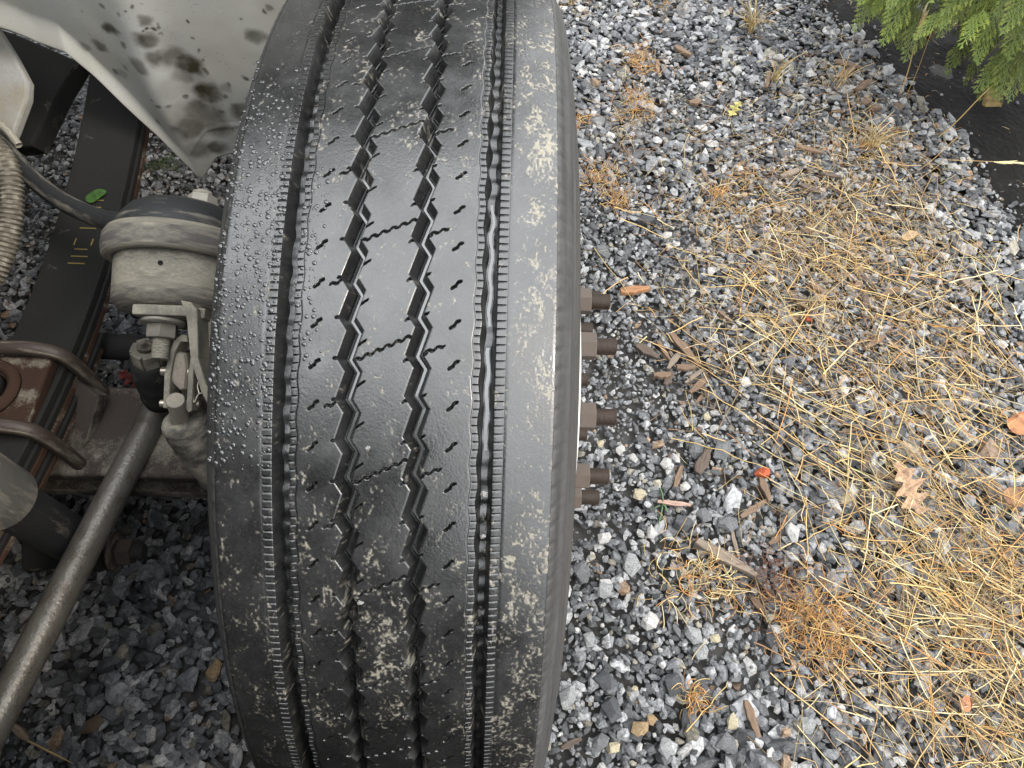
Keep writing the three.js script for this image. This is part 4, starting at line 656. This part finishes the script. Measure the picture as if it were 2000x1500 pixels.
{ const p = groundAt(258, 742), m = leafMesh(OAK, 0.06, [0.2, 0.025, 0.015], 0.4); m.position.set(p.x, p.y + 0.008, p.z); m.rotation.y = 1.2; top(m, 'red_leaf', { label: 'dark red leaf on the gravel under the truck', category: 'leaf' }); }

// odds and ends: a seed stalk and a moss patch under the truck, a green sprig, pebbles caught in the tread
{ const B = new Blades(), P = [[30, 1415], [62, 1448], [105, 1470], [150, 1492]].map(([x, y]) => groundAt(x, y).add(V(0, 0.012, 0))); B.add([P[0], P[0].clone().lerp(P[1], 0.5), P[1]], 0.02, [0.2, 0.155, 0.1], 0.7); B.add([P[1], P[2], P[3]], 0.004, COL.straw, 0.8);
  top(B.mesh(bladeMat), 'seed_stalk', { label: 'dry brown seed pod on a straw stalk under the drag link', category: 'seed stalk' }); }
{ const B = new Blades(), c = groundAt(322, 325); for (let i = 0; i < 160; i++) curl(B, c.x + gauss() * 0.025, c.z + gauss() * 0.018, rr(0.008, 0.025), 0.0012, vary([0.06, 0.09, 0.02]), 0.012); top(B.mesh(bladeMat), 'moss_patch', { label: 'small green moss patch on gravel under the hood corner', category: 'moss' }); }
{ const B = new Blades(); for (const [a, b] of [[[1288, 955], [1294, 985]], [[1294, 985], [1284, 1028]], [[1288, 990], [1272, 998]], [[1292, 985], [1302, 1003]]]) { const p = groundAt(...a), q = groundAt(...b); B.add([p, p.clone().lerp(q, 0.5).add(V(0, 0.006, 0)), q].map(v => v.clone().add(V(0, 0.008, 0))), 0.0065, vary([0.06, 0.12, 0.05], 0.3)); } top(B.mesh(bladeMat), 'green_sprig', { label: 'tiny dark green sprig lying beside a pinkish wood sliver', category: 'sprig' }); }
for (const [X, y, r, dep, label] of [[G4[0], 960, 0.0032, 0.004, 'larger white pebble caught in the outer tread groove'], [G4[0], 1036, 0.0026, 0.006, 'rounder white pebble stuck deep in the outer tread groove'], [-0.0035, 1167, 0.0026, 0.001, 'white pebble stuck to the middle tread rib beside a sipe'], [0.002, 862, 0.0022, 0.001, 'tiny pale grit speck on the clean middle tread rib']]) {
  let phi = 0; for (let k = -1; k < 1; k += 0.002) if (Math.abs(phiToY(k) - y) < Math.abs(phiToY(phi) - y)) phi = k; const m = new THREE.Mesh(boxUV(stoneGeo(12, 0.75, 1.2, 0.2), 1), stoneMats.white); m.scale.setScalar(r); m.position.set(...onTyre(X, crown(X) - dep + r * 0.4, phi)); m.rotation.set(1, rr(0, 6), 0); top(m, 'pebble', { label, category: 'pebble' });
}

// ---------------------------------------------------------------- evergreen shrub with flat sprays
class Sprays {
  constructor() { this.p = []; this.c = []; }
  leaf(a, d, n, l, w, col) { // a folded scale-like blade
    const s = V().copy(d).cross(n).normalize().multiplyScalar(w), m = a.clone().addScaledVector(d, l * 0.42).addScaledVector(n, w * 0.28), t = a.clone().addScaledVector(d, l), l1 = a.clone().addScaledVector(d, l * 0.5).add(s), l2 = a.clone().addScaledVector(d, l * 0.5).sub(s);
    for (const [x, y, z] of [[a, m, l1], [m, t, l1], [a, l2, m], [m, l2, t]]) { this.p.push(...x.toArray(), ...y.toArray(), ...z.toArray()); for (let q = 0; q < 3; q++) this.c.push(...col); }
  }
  spray(base, dir, nrm, L, col) {
    let p = base.clone(), d = dir.clone(); const n = nrm.clone(), side = V(), tip = col.map((x, i) => x * (i === 1 ? 1.3 : i ? 1.1 : 1.5)), N = 15;
    for (let k = 0; k < N; k++) {
      const t = k / N, st = L / N; d.add(V(0, -0.02, 0)).normalize(); side.copy(d).cross(n).normalize(); this.leaf(p, d, n, st * 1.7, 0.0016, col);
      if (k > 1) { const sg = k % 2 ? 1 : -1, bl = L * 0.46 * Math.pow(1 - t, 0.7) * rr(0.8, 1.1) * smooth(0, 0.25, t + 0.08), bd = d.clone().multiplyScalar(0.8).addScaledVector(side, sg * rr(0.55, 0.75)).addScaledVector(n, rr(-0.12, 0.12)).normalize(), m = Math.max(2, Math.round(bl / 0.0075)); let q = p.clone();
        for (let j = 0; j < m; j++) { const u = j / m, c = u > 0.6 ? tip : col; bd.add(V(0, -0.012, 0)).normalize(); this.leaf(q, bd, n, bl / m * 1.8, 0.0018, c); const s2 = bd.clone().cross(n).normalize(); if (j > 0) { const ll = 0.011 * (1.1 - u) * rr(0.8, 1.2) + 0.003; for (const g of [1, -1]) if (rnd() < 0.85) this.leaf(q, bd.clone().addScaledVector(s2, g * 0.75).normalize(), n, ll * 1.1, 0.0016, c); } q.addScaledVector(bd, bl / m); } }
      p.addScaledVector(d, st);
    }
  }
}
const shrub = new THREE.Group();
{
  const S = new Sprays(), c = atY(2062, -190, 0.42), base = V(c.x, 0, c.z), R = [0.56, 0.62, 0.56];
  for (let i = 0; i < 1050; i++) {
    const a = Math.atan2(EYE.z - c.z, EYE.x - c.x) + rr(-1.9, 1.9), e = Math.asin(rr(-0.8, 0.75)), sh = Math.pow(rnd(), 0.3), lump = 0.86 + 0.3 * fbm(a * 1.6 + 3, e * 2.4, 2), o = V(Math.cos(e) * Math.cos(a), Math.sin(e), Math.cos(e) * Math.sin(a)), p = V(c.x + o.x * R[0] * sh * lump, 0.5 + o.y * R[1] * 0.72 * sh * lump, c.z + o.z * R[2] * sh * lump);
    if (p.y < 0.1) continue; const d = o.clone().add(V(gauss() * 0.25, -0.35 + gauss() * 0.2, gauss() * 0.25)).normalize(), n = V(gauss() * 0.4, 1, gauss() * 0.4).addScaledVector(o, 0.5).normalize(); n.addScaledVector(d, -n.dot(d)).normalize();
    const f = rr(0.6, 1.25), g = [0.11 * f, 0.155 * f, 0.02 * f]; S.spray(p.addScaledVector(d, -0.05), d, n, rr(0.09, 0.145), g);
  }
  const g = new THREE.BufferGeometry(); g.setAttribute('position', new THREE.Float32BufferAttribute(S.p, 3)); g.setAttribute('color', new THREE.Float32BufferAttribute(S.c, 3)); g.computeVertexNormals();
  part(shrub, 'crown', g, new THREE.MeshPhysicalMaterial({ vertexColors: true, roughness: 0.55, side: THREE.DoubleSide }));
  const tr = [tube([base.clone(), base.clone().add(V(0.01, 0.3, 0)), base.clone().add(V(0, 0.6, 0.01)), base.clone().add(V(0, 0.95, 0))], 0.018, 16, 10)]; for (let i = 0; i < 16; i++) { const a = i * 2.4, y = 0.1 + i * 0.045; tr.push(tube([base.clone().add(V(0, y, 0)), base.clone().add(V(0.18 * Math.cos(a), y + 0.08, 0.18 * Math.sin(a))), base.clone().add(V(0.4 * Math.cos(a), y + 0.06, 0.4 * Math.sin(a)))], 0.006, 10, 6)); }
  part(shrub, 'trunk', mergeGeometries(tr), mat(0.09, 0.06, 0.04, 0.9));
  console.log('shrub triangles', S.p.length / 9, 'straw', straw.i.length / 3);
}
top(shrub, 'evergreen_shrub', { label: 'green evergreen shrub with flat scaly sprays over black fabric', category: 'shrub' });
{ // fallen brown bits on the fabric
  const B = new Blades(); for (let i = 0; i < 700; i++) { const x = rr(1.0, 2.3), z = rr(-1.9, 0.0), b = inBed(x, z); if (b < 0.01 || b > 0.8) continue; const a = rr(0, 6.28), l = rr(0.006, 0.03), y = 0.003; B.add([V(x, y, z), V(x + Math.cos(a) * l * 0.5, y + 0.003, z + Math.sin(a) * l * 0.5), V(x + Math.cos(a + 0.3) * l, y, z + Math.sin(a + 0.3) * l)], rr(0.001, 0.003), vary(pick([COL.brown, COL.orange, COL.grey, COL.pale]))); }
  top(B.mesh(bladeMat), 'plant_litter', { kind: 'stuff', label: 'brown bits of plant litter scattered on the black fabric', category: 'litter' });
}

renderer.render(scene, camera);
